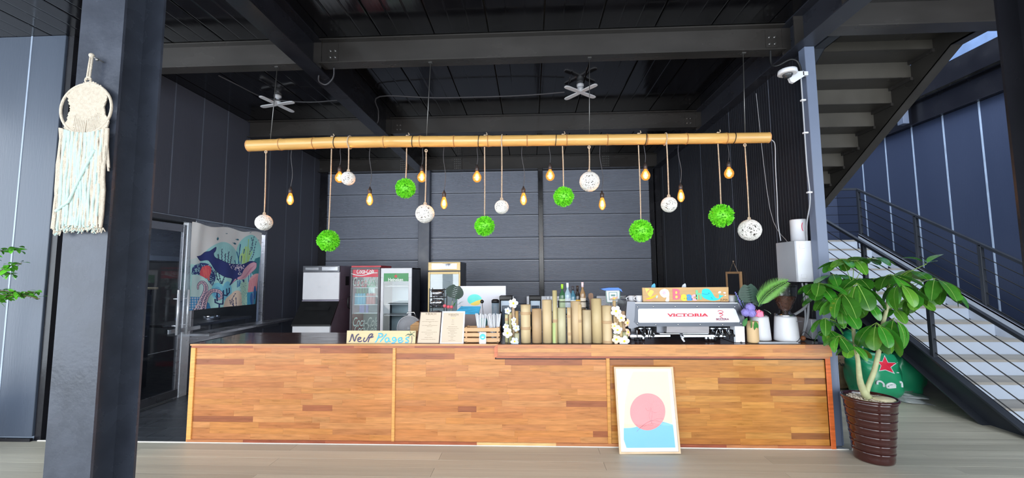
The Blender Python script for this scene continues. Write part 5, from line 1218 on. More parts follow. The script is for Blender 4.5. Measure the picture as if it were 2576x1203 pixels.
# ================================================================== GRINDERS, VASE, WALL BOXES
def lathe_px(prof, cx_, Y, zf=None): return [(r*Y/F_PX, onY(cx_, y, Y).z) for r, y in prof]
def grinder(cx_, Y, lab, beans, k=1.0):
    c_ = onY(cx_, 860, Y); t = thing('coffee_grinder', lab, 'coffee grinder', (c_.x, Y, .965)); C_ = (c_.x, Y, 0)
    z0 = .966; H_ = lambda y: onY(cx_, y, Y).z
    MB().lathe([(0, z0), (.132*k, z0), (.134*k, z0+.01), (.116*k, H_(800)), (.112*k, H_(796)), (.0, H_(795))], C_, 28).build('body', M_whitep, t)
    MB().lathe([(.098*k, H_(796)), (.104*k, H_(793)), (.09*k, H_(789)), (.062*k, H_(787)), (.055*k, H_(781)), (.0, H_(780))], C_, 24).build('collar', M_chrome, t)
    if beans:
        MB().lathe([(.035, H_(781)), (.05, H_(775)), (.095, H_(746)), (.0, H_(744))], C_, 24).build('coffee_beans', pm('roast_beans', (84, 48, 34), .5, var=.5, scale=70, bump=1.0, bscale=120), t)
        b = MB()
        for _ in range(140):
            a = rg.uniform(0, 2*PI); h = rg.random(); r_ = (.048+.049*h); zz_ = H_(776)+(H_(746)-H_(776))*h
            b.sphere((C_[0]+r_*math.cos(a), Y+r_*math.sin(a), zz_), .007, 6, .7)
        b.build('coffee_beans', pm('roast_beans', (84, 48, 34)), t, fix=False)['kind'] = 'stuff'
        MB().lathe([(.04, H_(782)), (.06, H_(775)), (.106, H_(746)), (.112, H_(720))], C_, 28, cap=False).build('hopper', M_glass, t)
        MB().lathe([(.110, H_(722)), (.114, H_(720)), (.114, H_(718)), (.0, H_(718))], C_, 28).build('hopper_lid', thin_glass('smoked_lid', (.5, .5, .52)), t)
        p = onY(1994, 806, Y); text('maker_name', 'BEZZERA', .014, (p.x, Y-.106, H_(806)), pm('grey_print2', (110, 110, 120), .6), t)
    return t
grinder(1979.5, 4.32, 'white coffee grinder with a clear hopper full of roasted beans', True, .84)
grinder(1913, 4.38, 'white coffee grinder half hidden behind the flower vase', False, .74)
x0, x1 = onY(1898, 860, 4.22).x, onY(1995, 860, 4.22).x
tag(MB().bbox(x0, x1, 4.135, 4.182, .963, .978, .003).build('counter_tray', M_greyp), 'low pale grey tray on the counter in front of the grinders', 'tray')
# flower vase
YV = 4.205; vz = zoom(1820, 640, 5.014)
def vp(a, b_, Y=YV): return onY(*vz(a, b_), Y)
c_ = vp(376, 1115)
t = thing('flower_vase', 'bamboo vase with monstera and palm leaves, purple hydrangea and a pink rose', 'vase', (c_.x, YV, .965))
rV = 65/5.014*YV/F_PX
MB().lathe([(0, .966), (rV, .966), (rV*1.02, .98), (rV, vp(376, 860).z), (rV, vp(376, 845).z), (rV*.85, vp(376, 845).z), (rV*.84, vp(376, 870).z), (0, vp(376, 872).z)], (c_.x, YV, 0), 24).build('vase', pm('vase_bamboo', (196, 166, 124), .5, stretch=(1, 1, .2)), t)
M_mon = pm('monstera_green', (40, 66, 54), .5, var=.2, scale=12); M_monb = pm('monstera_dark', (16, 42, 30), .5, var=.25, scale=12)
def monstera(name, zf, cx_, cy_, L, W, ang, Y, par, mat, sc=5.014, tilt=.25):
    # tip at angle ang (0 = up); lobed outline with slots
    k = Y/F_PX/sc; base = onY(*zf(cx_, cy_), Y); b = MB(); b.smooth = False; n = 7
    ca, sa = math.cos(ang), math.sin(ang)
    def T(u, v): # u along leaf, v across
        x = (u*sa+v*ca)*k; z = (u*ca-v*sa)*k; return base+Vector((x, -.02-tilt*abs(v)*k*-.5-.0006*u*k, z))
    for s_ in (-1, 1):
        for i in range(n):
            f0, f1 = i/n, (i+.74)/n
            def wd(f): return W*.5*math.sin(PI*min(.16+.80*f, 1))**.6
            u0, u1 = L*(f0-.12), L*(f1-.12)
            b.add([T(L*f0*.95, 0), T(L*f1*.95, 0), T(u1*1.0+L*.12+L*.04, s_*wd(f1)*.6), T(u1+L*.16, s_*wd(f1)), T(u0+L*.13, s_*wd(f0)*1.02), T(u0+L*.10, s_*wd(f0)*.6)], [(0, 1, 2, 5), (5, 2, 3, 4)])
    b.tube([T(-L*.25, 0), T(0, 0), T(L*.95, 0)], .0025, 5)
    return b.build(name, mat, par, fix=False)
monstera('monstera_leaf', vz, 330, 600, 215, 240, -.12, YV+.02, t, M_mon); monstera('monstera_leaf', vz, 300, 640, 190, 160, -.75, YV+.05, t, M_mon); monstera('monstera_leaf', vz, 400, 640, 200, 150, .5, YV+.08, t, M_mon)
M_palm = pm('palm_green', (100, 156, 64), .45, var=.15, scale=10); b = MB(); b.smooth = False
r0, r1 = vp(440, 660), vp(720, 370); P0, P1, P2_ = vp(440, 660, YV-.02), vp(520, 470, YV-.04), vp(790, 350, YV-.06)
rach = [P0*(1-s)**2+P1*2*s*(1-s)+P2_*s*s for s in [i/24 for i in range(25)]]
b.tube(rach, .003, 5)
for i in range(2, 25):
    d = (rach[i]-rach[i-1]).normalized(); nrm = Vector((-d.z, 0, d.x)); f = i/24
    for s_ in (-1, 1):
        ln = (.105*math.sin(PI*(.2+.75*f))+.02)*(1.15 if s_ > 0 else .95)
        dr_ = (d*.75+nrm*s_*.8).normalized(); base = rach[i]; tip_ = base+dr_*ln+Vector((0, -.015, -.006)); mid = base.lerp(tip_, .45); w_ = Vector((-dr_.z, 0, dr_.x))*.0058
        b.add([base, mid+w_+Vector((0, .002, 0)), tip_, mid-w_], [(0, 1, 2), (0, 2, 3)])
b.build('palm_leaf', M_palm, t, fix=False)
def pompom(name, cx_, cy_, R_, mat, par, seed=0, Y=YV-.07, zf=vz, sc=5.014, n=150):
    rg2 = random.Random(seed); c_ = onY(*zf(cx_, cy_), Y); r_ = R_/sc*Y/F_PX; b = MB(); b.smooth = True; b.sphere(c_, r_*.75, 8)
    for k in range(n):
        zc = 1-2*(k+.5)/n; a = k*2.4; q_ = math.sqrt(1-zc*zc); d = Vector((q_*math.cos(a), q_*math.sin(a), zc)); u_ = d.orthogonal().normalized(); w2 = d.cross(u_); s = r_*.19
        p_ = c_+d*r_*rg2.uniform(.85, 1.0); b.add([p_+d*s*.3, p_+u_*s, p_+w2*s, p_-u_*s, p_-w2*s], [(0, 1, 2), (0, 2, 3), (0, 3, 4), (0, 4, 1)])
    return b.build(name, mat, par, fix=False)
M_hyd = pm('hydrangea', (140, 130, 200), .7, var=.15, scale=60)
pompom('hydrangea', 335, 672, 58, M_hyd, t, 1); pompom('hydrangea', 280, 735, 52, M_hyd, t, 2, YV-.08); pompom('hydrangea', 352, 742, 54, M_hyd, t, 3, YV-.09)
c_ = vp(442, 750, YV-.07); b = MB(); b.smooth = True
for k in range(16):
    a = k*2.4; r_ = .014+.0024*k; hgt = .036-.0016*k
    b.add([c_+Vector((r_*math.cos(a+d_), r_*math.sin(a+d_), z_)) for d_, z_ in ((-.6, -.02), (0, -.026), (.6, -.02), (.5, hgt), (0, hgt+.008), (-.5, hgt))], [(0, 1, 4, 5), (1, 2, 3, 4)])
b.sphere(c_+Vector((0, 0, -.004)), .030, 10); b.build('rose', pm('pink_rose', (240, 120, 152), .6, var=.08), t, fix=False)
for (a, b_, an) in ((300, 800, 2.2), (340, 810, 1.4), (400, 840, 1.5), (480, 690, .3)):
    place(LM[0], 'leaf', t, vp(a, b_, YV-.05), (math.cos(an), -.2, -math.sin(an)*.8), s=.45).color = (*lin((60, 130, 60)), 1)
b = MB()
for (x_, y_, x2, y2) in ((150, 480, 260, 700), (205, 500, 280, 700), (180, 560, 270, 720)):
    pA, pB = vp(x_, y_, YV+.03), vp(x2, y2, YV); b.tube([pA, pB], .002, 4)
    for k in range(14): b.sphere(pA.lerp(pB, k/26)+Vector((rg.uniform(-.006, .006), rg.uniform(-.006, .006), 0)), .006, 6)
b.build('lavender', pm('lavender', (110, 112, 176), .8), t, fix=False)
# wall box, dispenser
t = thing('electrical_box', 'pale grey electrical box with hinged cover mounted beside the grey post', 'electrical box', (2.78, 4.45, 1.545))
MB().bbox(2.69, XR, 4.33, 4.62, 1.548, 1.955, .006).build('box_body', M_greyp, t)
MB().bbox(2.692, XR-.002, 4.31, 4.335, 1.545, 1.96, .004).build('cover', M_whitep, t)
MB().bbox(2.675, 2.692, 4.31, 4.63, 1.545, 1.96, .003).build('door_panel', M_greyp, t)
for z_ in (1.60, 1.90): MB().bbox(2.72, 2.77, 4.302, 4.312, z_-.02, z_+.02, .002).build('hinge', M_whitep, t)
t = thing('wall_dispenser', 'white cylindrical dispenser with a red ring standing on the electrical box', 'dispenser', (2.80, 4.45, 1.96))
c_ = onY(2011, 606, 4.45); rD = 18*4.45/F_PX; z1_ = onY(2011, 553, 4.45).z
MB().lathe([(rD, 1.957), (rD, z1_-.01), (rD*.96, z1_), (0, z1_)], (c_.x, 4.45, 0), 28).build('canister', M_whitep, t)
cc_ = onY(2022, 571, 4.45-rD*.9); MB().tube([cc_+Vector((.026*math.cos(a), .010*math.cos(a), .05*math.sin(a))) for a in [2*PI*k/20 for k in range(21)]], .0035, 6).build('red_ring', pm('ring_red', (220, 50, 90), .5), t)
for pts, r_, lab in (([(2028, 712), (2034, 760), (2030, 810), (2012, 860)], .013, 'thick grey hose under the electrical box, right one'), ([(2018, 712), (2022, 740), (2026, 800), (2018, 855)], .009, 'thin grey hose under the electrical box, left one'), ([(2022, 722), (2030, 765), (2005, 788), (1985, 795)], .014, 'grey hose curving from the electrical box to the bean grinder')):
    cable('hose', [onY(x, y, 4.42) for x, y in pts], r_, lab, M_greyp, 'hose')
t = thing('wall_blackboard', 'small wood-framed blackboard hanging by a string on the black right wall', 'blackboard', (XR-.02, 5.6, 1.3))
cs = [onX(1831, 746, XR-.01), onX(1869, 748, XR-.01), onX(1868, 689, XR-.01), onX(1829, 688, XR-.01)]
y0, y1, z0, z1 = cs[1].y, cs[0].y, 1.30, 1.655
MB().box(XR-.02, XR-.008, y0+.02, y1-.02, z0+.02, z1-.02).build('slate', pm('slate_black', (36, 38, 44), .6), t)
MB().bbox(XR-.028, XR-.004, y0, y1, z0, z0+.03, .002).bbox(XR-.028, XR-.004, y0, y1, z1-.03, z1, .002).bbox(XR-.028, XR-.004, y0, y0+.04, z0+.03, z1-.03, .002).bbox(XR-.028, XR-.004, y1-.04, y1, z0+.03, z1-.03, .002).build('frame', pm('oak_frame', (196, 156, 112), .5), t)
ym_ = (y0+y1)/2; MB().tube([(XR-.012, y0+.1, z1), (XR-.012, ym_, z1+.14), (XR-.012, y1-.1, z1)], .004, 5).sphere((XR-.01, ym_, z1+.145), .01).build('string', M_rope, t)
tag(MB().bbox(XR-.06, XR, 4.36, 5.0, .97, 1.17, .004).build('wall_shelf_panel', M_greyp), 'pale grey low panel on the right wall behind the grinder', 'panel')
c_ = onY(2020, 855, 4.3); tag(MB().sphere((c_.x, 4.3, .99), .026, 14).build('wooden_ball', pm('brown_wood_ball', (140, 84, 50), .4)), 'small brown wooden ball on the counter right of the grinder', 'ball')
cable('thin_wire', [onY(2000, 862, 4.2), onY(2010, 855, 4.22), onY(2022, 835, 4.3), onY(2040, 850, 4.25), onY(2050, 862, 4.2)], .0025, 'thin black wire beside the wooden ball on the counter', M_black)
# ================================================================== APPLIANCES ALONG THE BACK
# ice maker
zi = zoom(700, 640, 5.0125); YI = 7.5
def ip(a, b_, Y=YI): return onY(*zi(a, b_), Y)
t = thing('ice_maker', 'tall ice maker with white front and black sloping hatch in the back corner', 'ice maker', (ip(520, 900).x, 7.8, 0))
xa, xb = ip(305, 400).x, ip(770, 400).x
za, zb2, zc = ip(500, 228).z, ip(500, 580).z, ip(500, 145).z
M_side = pm('lilac_grey_side', (140, 136, 152), .4, metal=.3)
MB().bbox(xa, xb+.0, YI+.02, YI+.60, zb2, zc, .006).build('upper_body', M_side, t)
MB().bbox(xa+.004, xb-.004, YI, YI+.03, zb2+.012, za, .006).build('front_panel', M_whitep, t)
MB().bbox(xa, xb, YI-.005, YI+.03, za+.004, zc, .004).build('top_band', M_dinox, t)
MB().bbox(xa+.05, xa+.30, YI-.012, YI, za+.04, zc-.03, .003).build('badge_plate', M_inox, t); MB().bbox(xa+.36, xb-.03, YI-.012, YI, za+.03, zc-.02, .003).build('control_plate', M_inox, t)
xl, xr2 = ip(215, 860).x, ip(700, 860, YI-.3).x
zh0, zh1 = ip(400, 868).z, ip(400, 600).z
b = MB(); L_ = [(xa, YI, zh1), (xb, YI, zh1), (xb, YI-.30, zh0), (xa, YI-.30, zh0)]
MB().prism([(YI+.6, 0), (YI+.6, zb2), (YI, zb2), (YI, zh1), (YI-.28, zh0), (YI-.28, 0)], 'x', xa, xb).build('bin_body', M_side, t)
MB().prism([(YI-.002, zh1), (YI-.012, zh1+.01), (YI-.31, zh0+.01), (YI-.31, zh0-.02), (YI-.28, zh0)], 'x', xa-.004, xb+.004).build('sloping_hatch', M_black, t)
MB().prism([(YI-.085, zh1-.08), (YI-.10, zh1-.08), (YI-.14, zh1-.14), (YI-.12, zh1-.14)], 'x', xa+.12, xb-.12).build('hatch_grip', M_black, t)
MB().bbox(xa+.01, xb-.01, YI-.30, YI-.27, .1, zh0-.02, .005).build('lower_panel', M_whitep, t)
MB().box(xb, xb+.004, YI+.25, YI+.40, 1.45, 1.62).build('vent', M_black, t)
# drinks fridge (red)
zf_ = zoom(860, 660, 6.683); YF = 7.45
def fp(a, b_, Y=YF): return onY(*zf_(a, b_), Y)
M_redp = pm('cooler_red', (190, 30, 50), .35, var=.04); M_redl = pm('cooler_red_light', (206, 60, 80), .4)
xa, xb = fp(140, 500).x, fp(640, 500).x; zt2 = fp(400, 85).z
t = thing('drinks_cooler', 'red glass-door drinks cooler with white script lettering, between ice maker and white cooler', 'drinks cooler', ((xa+xb)/2, 7.8, 0))
MB().box(xa, xa+.03, YF+.03, YF+.6, 0, zt2).box(xb-.03, xb, YF+.03, YF+.6, 0, zt2).box(xa, xb, YF+.57, YF+.6, 0, zt2).box(xa, xb, YF+.03, YF+.6, zt2, zt2+.03).box(xa, xb, YF+.03, YF+.6, 0, .12).build('cabinet', M_redp, t)
MB().box(xa+.03, xb-.03, YF+.55, YF+.57, .12, zt2).build('cooler_lining', pm('cooler_lining', (150, 160, 162), .5), t)
MB().bbox(xa, xb, YF, YF+.03, zt2-.04, zt2, .003).bbox(xa, xa+.035, YF, YF+.03, .1, zt2-.04, .003).bbox(xb-.04, xb, YF, YF+.03, .1, zt2-.04, .003).bbox(xa, xb, YF, YF+.03, .1, .15, .003).build('door_frame', pm('dark_door_frame', (84, 80, 86), .4), t)
hz0 = fp(400, 250).z
MB().box(xa+.035, xb-.04, YF+.012, YF+.022, hz0, zt2-.04).build('red_header', M_redl, t)
MB().box(xa+.035, xb-.04, YF+.008, YF+.012, .15, hz0).build('door_glass', thin_glass('cooler_glass', (.86, .93, .92), 1.0), t)
M_wl = pm('white_lettering', (238, 240, 240), .5)
p = fp(385, 155); text('lettering', 'Coca-Cola', .125, (p.x, YF+.008, p.z), M_wl, t, shear=.35, sx=.60, bold=.002)
b = MB(); pts = [fp(a, b_, YF+.008) for a, b_ in sp([(160, 190), (230, 212), (330, 222), (430, 205), (520, 182), (600, 178)])]
b.tube(pts, .010, 6); b.build('wave_stripe', M_wl, t, fix=False)
M_wg = pm('frosted_lettering', (176, 192, 188), .5)
for cy_, s_ in ((330, .23), (1010, .23), (1135, .20)):
    p = fp(388, cy_); text('lettering', 'Coca-Cola', s_, (p.x, YF+.004, p.z), M_wg, t, shear=.35, sx=.47, bold=.001)
MB().tube([(xa-.005, YF-.0, fp(0, 575).z), (xa-.02, YF-.04, fp(0, 600).z), (xa-.02, YF-.04, fp(0, 750).z), (xa-.005, YF, fp(0, 780).z)], .012, 8).build('door_handle', M_black, t)
shz = [fp(380, y_).z for y_ in (428, 574, 716, 860)]
for z_ in shz: MB().bbox(xa+.032, xb-.032, YF+.10, YF+.52, z_-.012, z_, .002).build('shelf', M_whitep, t)
def bottle(px, z0, h, r, mat, lab, group, cat='bottle', cap=None, Y=YF+.16, sh=.62):
    o = MB().lathe([(0, z0), (r, z0+.002), (r, z0+h*sh), (r*.4, z0+h*.82), (r*.38, z0+h), (0, z0+h)] if sh < 1 else [(0, z0), (r*.85, z0), (r, z0+.008), (r, z0+h-.01), (r*.8, z0+h), (0, z0+h)], (px, Y, 0), 12).build('drink_bottle' if sh < 1 else 'drink_can', mat)
    tag(o, lab, cat, group)
M = lambda n_, c_: pm('drink_'+n_, c_, .35, var=.05)
for a in (225, 280, 350, 400): bottle(fp(a, 420, YF+.16).x, shz[0], .14, .026, M('red', (220, 80, 84)), 'red drink bottle on the top shelf of the red cooler', 'red bottles on the top cooler shelf')
for a in (455, 505, 550): bottle(fp(a, 420, YF+.16).x, shz[0], .13, .026, M('green', (50, 170, 120)), 'green drink bottle on the top shelf of the red cooler', 'green bottles on the top cooler shelf')
for a in (265, 318, 368, 414): bottle(fp(a, 560, YF+.16).x, shz[1], .19, .024, M('dgreen', (60, 110, 50)), 'dark green bottle on the second shelf of the red cooler', 'dark green bottles on the second cooler shelf', sh=.75)
for a in (465, 500, 538): bottle(fp(a, 560, YF+.16).x, shz[1], .19, .024, M('clear', (216, 226, 226)), 'pale bottle on the second shelf of the red cooler', 'pale bottles on the second cooler shelf', sh=.8)
for a in (238, 283, 328, 376): bottle(fp(a, 700, YF+.16).x, shz[2], .20, .032, M('blue', (60, 160, 196)), 'blue drink can on the third shelf of the red cooler', 'blue cans on the third cooler shelf', 'can', sh=2)
for a in (440, 490, 538): bottle(fp(a, 700, YF+.16).x, shz[2], .20, .034, M('pink', (214, 130, 128)), 'pink drink can on the third shelf of the red cooler', 'pink cans on the third cooler shelf', 'can', sh=2)
for a in (320, 360, 425): bottle(fp(a, 830, YF+.16).x, shz[3], .16, .028, M('purple', (96, 80, 160)), 'purple and silver can on the lowest stocked shelf of the red cooler', 'purple cans on the fourth cooler shelf', 'can', sh=2)
# white cooler (green header)
YW = 7.45
xa, xb = fp(650, 500).x, fp(1172, 500).x; zt2 = fp(900, 98).z
t = thing('display_cooler', 'white glass-door cooler with a green header and red star, right of the red cooler', 'drinks cooler', ((xa+xb)/2, 7.8, 0))
M_dside = pm('charcoal_side', (70, 72, 80), .4)
MB().box(xa, xa+.03, YW+.03, YW+.6, 0, zt2).box(xb-.03, xb, YW+.03, YW+.6, 0, zt2).box(xa, xb, YW+.57, YW+.6, 0, zt2).box(xa, xb, YW+.03, YW+.6, zt2-.02, zt2).box(xa, xb, YW+.03, YW+.6, 0, .12).build('cabinet', M_dside, t)
MB().box(xa+.03, xb-.03, YW+.55, YW+.57, .12, zt2-.03).build('cooler_lining', pm('pale_lining', (190, 206, 214), .5), t)
MB().bbox(xa, xb, YW, YW+.03, zt2-.17, zt2, .004).bbox(xa, xa+.055, YW, YW+.03, .1, zt2-.17, .004).bbox(xb-.06, xb, YW, YW+.03, .1, zt2-.17, .004).bbox(xa, xb, YW, YW+.03, .1, .16, .004).build('door_frame', M_whitep, t)
g0, g1 = fp(900, 320).z, fp(900, 185).z
MB().box(xa+.055, xb-.06, YW-.002, YW+.02, g0, g1).build('green_header', pm('header_green', (70, 150, 92), .4), t)
MB().box(xa+.055, xb-.06, YW+.008, YW+.012, .16, g0).build('door_glass', M_glass, t)
p = fp(905, 295); text('lettering', 'Heineken', .085, (p.x, YW-.004, p.z), M_wl, t, sx=.85, bold=.002)
def star(cx_, cz_, R_, rot=0): return [(cx_+(R_ if k % 2 == 0 else R_*.4)*math.sin(rot+PI*k/5), cz_+(R_ if k % 2 == 0 else R_*.4)*math.cos(rot+PI*k/5)) for k in range(10)]
p = fp(908, 236); MB().prism(star(p.x, p.z, .042), 'y', YW-.005, YW-.002).build('red_star', pm('star_red', (214, 60, 70), .4), t)
for y_ in (400, 712, 898): z_ = fp(900, y_).z; MB().bbox(xa+.032, xb-.032, YW+.10, YW+.5, z_-.01, z_, .002).build('shelf', M_whitep, t)
MB().bbox(xa-.012, xa, YW-.02, YW+.0, fp(0, 845).z, fp(0, 640).z, .003).build('door_handle', M_black, t)
# gold fridge behind the post
zg = zoom(1040, 650, 5.231); YD = 7.0
def dp(a, b_, Y=YD): return onY(*zg(a, b_), Y)
xa, xb = dp(192, 300).x, dp(618, 300).x; z1_ = dp(400, 50).z
M_gold = pm('champagne_metal', (170, 150, 108), .4, metal=.5)
t = thing('gold_display_fridge', 'champagne gold framed display fridge right of the grey shutter post', 'display fridge', ((xa+xb)/2, 7.3, 0))
MB().bbox(xa, xb, YD+.03, YD+.65, 0, z1_, .006).build('cabinet', M_dside, t)
s0, s1 = dp(400, 162).z, dp(400, 178).z
MB().bbox(xa, xb, YD, YD+.03, s0, z1_, .004).build('header_panel', M_gold, t); MB().bbox(xa+.06, xb-.06, YD-.004, YD, s0+.025, z1_-.025, .002).build('mirror_panel', pm('mirror_panel', (170, 172, 180), .08, metal=1), t)
MB().bbox(xa, xa+.035, YD, YD+.03, 0, s1, .003).bbox(xb-.03, xb, YD, YD+.03, 0, s1, .003).bbox(xa+.035, xb-.03, YD, YD+.03, s1-.04, s1, .003).build('door_frame', M_gold, t)
MB().box(xa+.035, xb-.03, YD+.018, YD+.028, .05, s1-.04).build('pale_interior', pm('fridge_interior', (150, 156, 160), .3), t)
MB().box(xa+.035, xb-.03, YD+.006, YD+.010, .05, s1-.04).build('door_glass', M_glass, t)
zq = dp(400, 293).z; MB().box(xa+.05, xb-.05, YD+.012, YD+.018, zq-.01, zq).build('shelf_edge', M_dinox, t)
# back worktop under the shutters
t = thing('back_counter', 'long stainless back counter with a low splashback under the shutters', 'counter', (.9, 8.9, 0))
MB().bbox(-1.0, 2.82, 8.5, 9.06, .10, .86, .005).build('cabinet_body', M_inox, t); MB().bbox(-1.02, 2.83, 8.46, 9.08, .86, .90, .004).build('worktop', M_inox, t)
for x_ in (-1.0, -.1, .55, 1.4, 2.1): MB().bbox(x_+.01, x_+.64, 9.04, 9.08, .90, 1.16, .003).build('splashback_panel', M_inox, t)
# low service table behind the counter
t = thing('service_table', 'stainless service table hidden behind the bar counter', 'table', (.1, 5.35, 0))
MB().bbox(-1.95, 1.75, 5.02, 5.68, .80, .83, .003).build('table_top', M_inox, t)
for x_ in (-1.9, -.1, 1.68):
    for y_ in (5.06, 5.62): MB().box(x_, x_+.03, y_, y_+.03, 0, .80).build('leg', M_inox, t)
ZT = .83
# desk fan
c_ = onY(1029, 836, 5.15); c_.z = .83+.155
t = thing('desk_fan', 'round silver mesh desk fan behind the menu boards', 'fan', (c_.x, 5.2, ZT)); b = MB()
Rf = .15
for k in range(9): b.tube([c_+Vector((Rf*(k+1)/9*math.cos(a), -.03*(1-((k+1)/9)**2), Rf*(k+1)/9*math.sin(a))) for a in [2*PI*i/28 for i in range(29)]], .0022 if k < 8 else .006, 5, cap=False)
for k in range(36): a = 2*PI*k/36; b.tube([c_+Vector((0, -.03, 0)), c_+Vector((Rf*math.cos(a), 0, Rf*math.sin(a)))], .0016, 4)
b.build('guard', M_greyp, t, fix=False)
MB().lathe([(.04, c_.y+.02), (.15, c_.y+.01), (.15, c_.y+.05), (.07, c_.y+.10), (0, c_.y+.11)], (c_.x, 0, c_.z), 24, 'y').build('housing', M_greyp, t)
MB().tube([c_+Vector((-.05, .04, Rf-.01)), c_+Vector((-.03, .04, Rf+.04)), c_+Vector((.05, .04, Rf+.04)), c_+Vector((.07, .04, Rf-.01))], .008, 8).build('carry_handle', M_chrome, t)
MB().bbox(c_.x-.09, c_.x+.09, c_.y-.02, c_.y+.12, ZT, ZT+.02, .004).build('foot', M_greyp, t)
# wooden box and white napkin box left of the menus
x0, x1 = onY(1032, 810, 4.6).x, onY(1062, 810, 4.6).x
t = thing('wooden_box', 'small brown wooden box with open lid behind the palm sign', 'box', ((x0+x1)/2, 4.65, .962))
MB().bbox(x0-.03, x1, 4.58, 4.76, .962, 1.02, .003).build('lower_box', pm('brown_box', (140, 98, 68), .6, stretch=(1, 4, 8)), t); MB().bbox(x0, x1, 4.6, 4.74, 1.02, 1.085, .003).build('upper_box', pm('tan_box', (186, 144, 96), .6, stretch=(1, 4, 8)), t)
MB().prism([(x0, 1.085), (x0+.06, 1.125), (x1, 1.10), (x1, 1.085)], 'y', 4.62, 4.74).build('lid', pm('tan_box', (186, 144, 96)), t)
# wire rack with silver bags
YR = 4.72
def rp(a, b_, Y=YR): return onY(*zg(a, b_), Y)
x0, x1, z1_ = rp(212, 400).x, rp(405, 400).x, rp(300, 395).z
t = thing('wire_rack', 'black wire rack holding shiny bags in front of the gold fridge', 'rack', ((x0+x1)/2, YR+.07, .962)); b = MB()
for xx in (x0, x1):
    for yy in (YR, YR+.15): b.tube([(xx, yy, .962), (xx, yy, z1_)], .005, 6)
b.build('frame', M_black, t, fix=False)
levels = [z1_-.02, z1_-.11, z1_-.22, z1_-.35, 1.0]
for z_ in levels:
    b = MB(); b.tube([(x0, YR, z_), (x1, YR, z_), (x1, YR+.15, z_), (x0, YR+.15, z_), (x0, YR, z_)], .004, 5)
    for k in range(1, 6): xx = x0+(x1-x0)*k/6; b.tube([(xx, YR, z_), (xx, YR+.15, z_)], .0025, 4)
    b.build('wire_shelf', M_black, t, fix=False)
M_foil = pm('silver_foil', (176, 178, 184), .18, metal=.9, var=.15, scale=14, bump=.8, bscale=18)
def lump(name, c_, sx_, sy_, sz_, mat, par=None, seed=0, amp=.18, n=12, freq=2.2, flat=True):
    b = MB(); b.smooth = True; rows_ = n//2+1
    def P_(i, k):
        th = PI*i/rows_; ph = 2*PI*k/n; d = Vector((math.sin(th)*math.cos(ph), math.sin(th)*math.sin(ph), math.cos(th)))
        e = Vector([math.copysign(abs(v)**.7, v) for v in d]); s_ = 1+amp*noise.noise(d*freq+Vector((seed*3.1, seed, 0)))*2
        v = Vector((c_[0]+e.x*sx_*s_, c_[1]+e.y*sy_*s_, c_[2]+e.z*sz_*s_)); 
        if flat: v.z = max(v.z, c_[2]-sz_*.92)
        return v
    vs = [P_(i, k) for i in range(rows_+1) for k in range(n)]
    b.add(vs, [(i*n+k, i*n+(k+1) % n, (i+1)*n+(k+1) % n, (i+1)*n+k) for i in range(rows_) for k in range(n)])
    return b.build(name, mat, par)
for k, (z_, xx, w_, lab) in enumerate(((levels[1], .5, .07, 'silver foil bag on the top shelf of the wire rack'), (levels[2], .45, .08, 'silver foil bag on the second shelf of the wire rack'), (levels[3], .55, .085, 'silver foil bag on the third shelf of the wire rack'))):
    o = lump('foil_bag', (x0+(x1-x0)*xx, YR+.07, z_+.048), w_, .055, .04, M_foil, None, k, .3, 14, 3); tag(o, lab, 'bag', 'foil bags on the wire rack')
for xx, lab in ((.3, 'white round pack at the lower left of the wire rack'), (.75, 'white round pack at the lower right of the wire rack')):
    tag(lump('white_pack', (x0+(x1-x0)*xx, YR+.07, levels[4]+.045), .045, .045, .04, M_whitep, None, 3, .15), lab, 'pack')
# monstera, carnations
YQ = 4.62
c_ = onY(1129, 800, YQ); t = thing('flower_pot', 'small pot with pink carnations, white sprays and one monstera leaf behind the menus', 'flowers', (c_.x, YQ, .962))
MB().lathe([(0, .962), (.035, .962), (.045, 1.09), (.041, 1.09), (0, 1.08)], (c_.x, YQ, 0), 20).build('pot', pm('clay_pot', (168, 130, 104), .7), t)
monstera('monstera_leaf', zg, 525, 520, 170, 235, .28, YQ, t, M_monb, 5.231)
MB().tube([(c_.x, YQ, 1.08), onY(*zg(515, 560), YQ)], .003, 5).build('stem', M_stem, t)
for k, (a, b_) in enumerate(((413, 628), (460, 640), (502, 642))): pompom('carnation', a, b_, 27, pm('carnation_pink', (232, 106, 120), .7, var=.1), t, k, YQ-.05, zg, 5.231, 40)
for (a, b_, an) in ((540, 600, -.9), (560, 620, -.5), (590, 640, -.3), (530, 640, -1.3), (600, 600, -.7), (555, 560, -1.2)):
    o = place(S2, 'leaf', t, onY(*zg(a, b_), YQ), (math.cos(an), -.1, -math.sin(an)), s=.9); color(o, (90, 160, 70))
# jar with black ball, canvas, blue board, cup
YJ = 4.70; c_ = onY(*zg(920, 700), YJ)
t = thing('turquoise_jar', 'small turquoise jar with a black ball-topped stick behind the straws', 'jar', (c_.x, YJ, .962))
MB().lathe([(0, .962), (.03, .962), (.042, 1.09), (.046, 1.12), (.04, 1.145), (.03, 1.155), (0, 1.155)], (c_.x, YJ, 0), 20).build('jar', pm('turquoise_glass', (96, 170, 174), .25, coat=.3), t)
p = onY(*zg(903, 570), YJ); MB().tube([(c_.x, YJ, 1.15), p], .003, 5).build('stick', M_black, t); MB().sphere(p, .021, 12).build('ball', M_black, t)
YK = 5.45
q = quad((1150, 815), (1273, 815), (1272.5, 719.5), (1152, 720), YK, YK+.02)
x0, x1 = q(0, 0).x, q(1, 0).x
t = thing('painted_canvas', 'white canvas with a painted cyan and yellow sunset disc behind the straws', 'canvas', ((x0+x1)/2, YK, ZT))
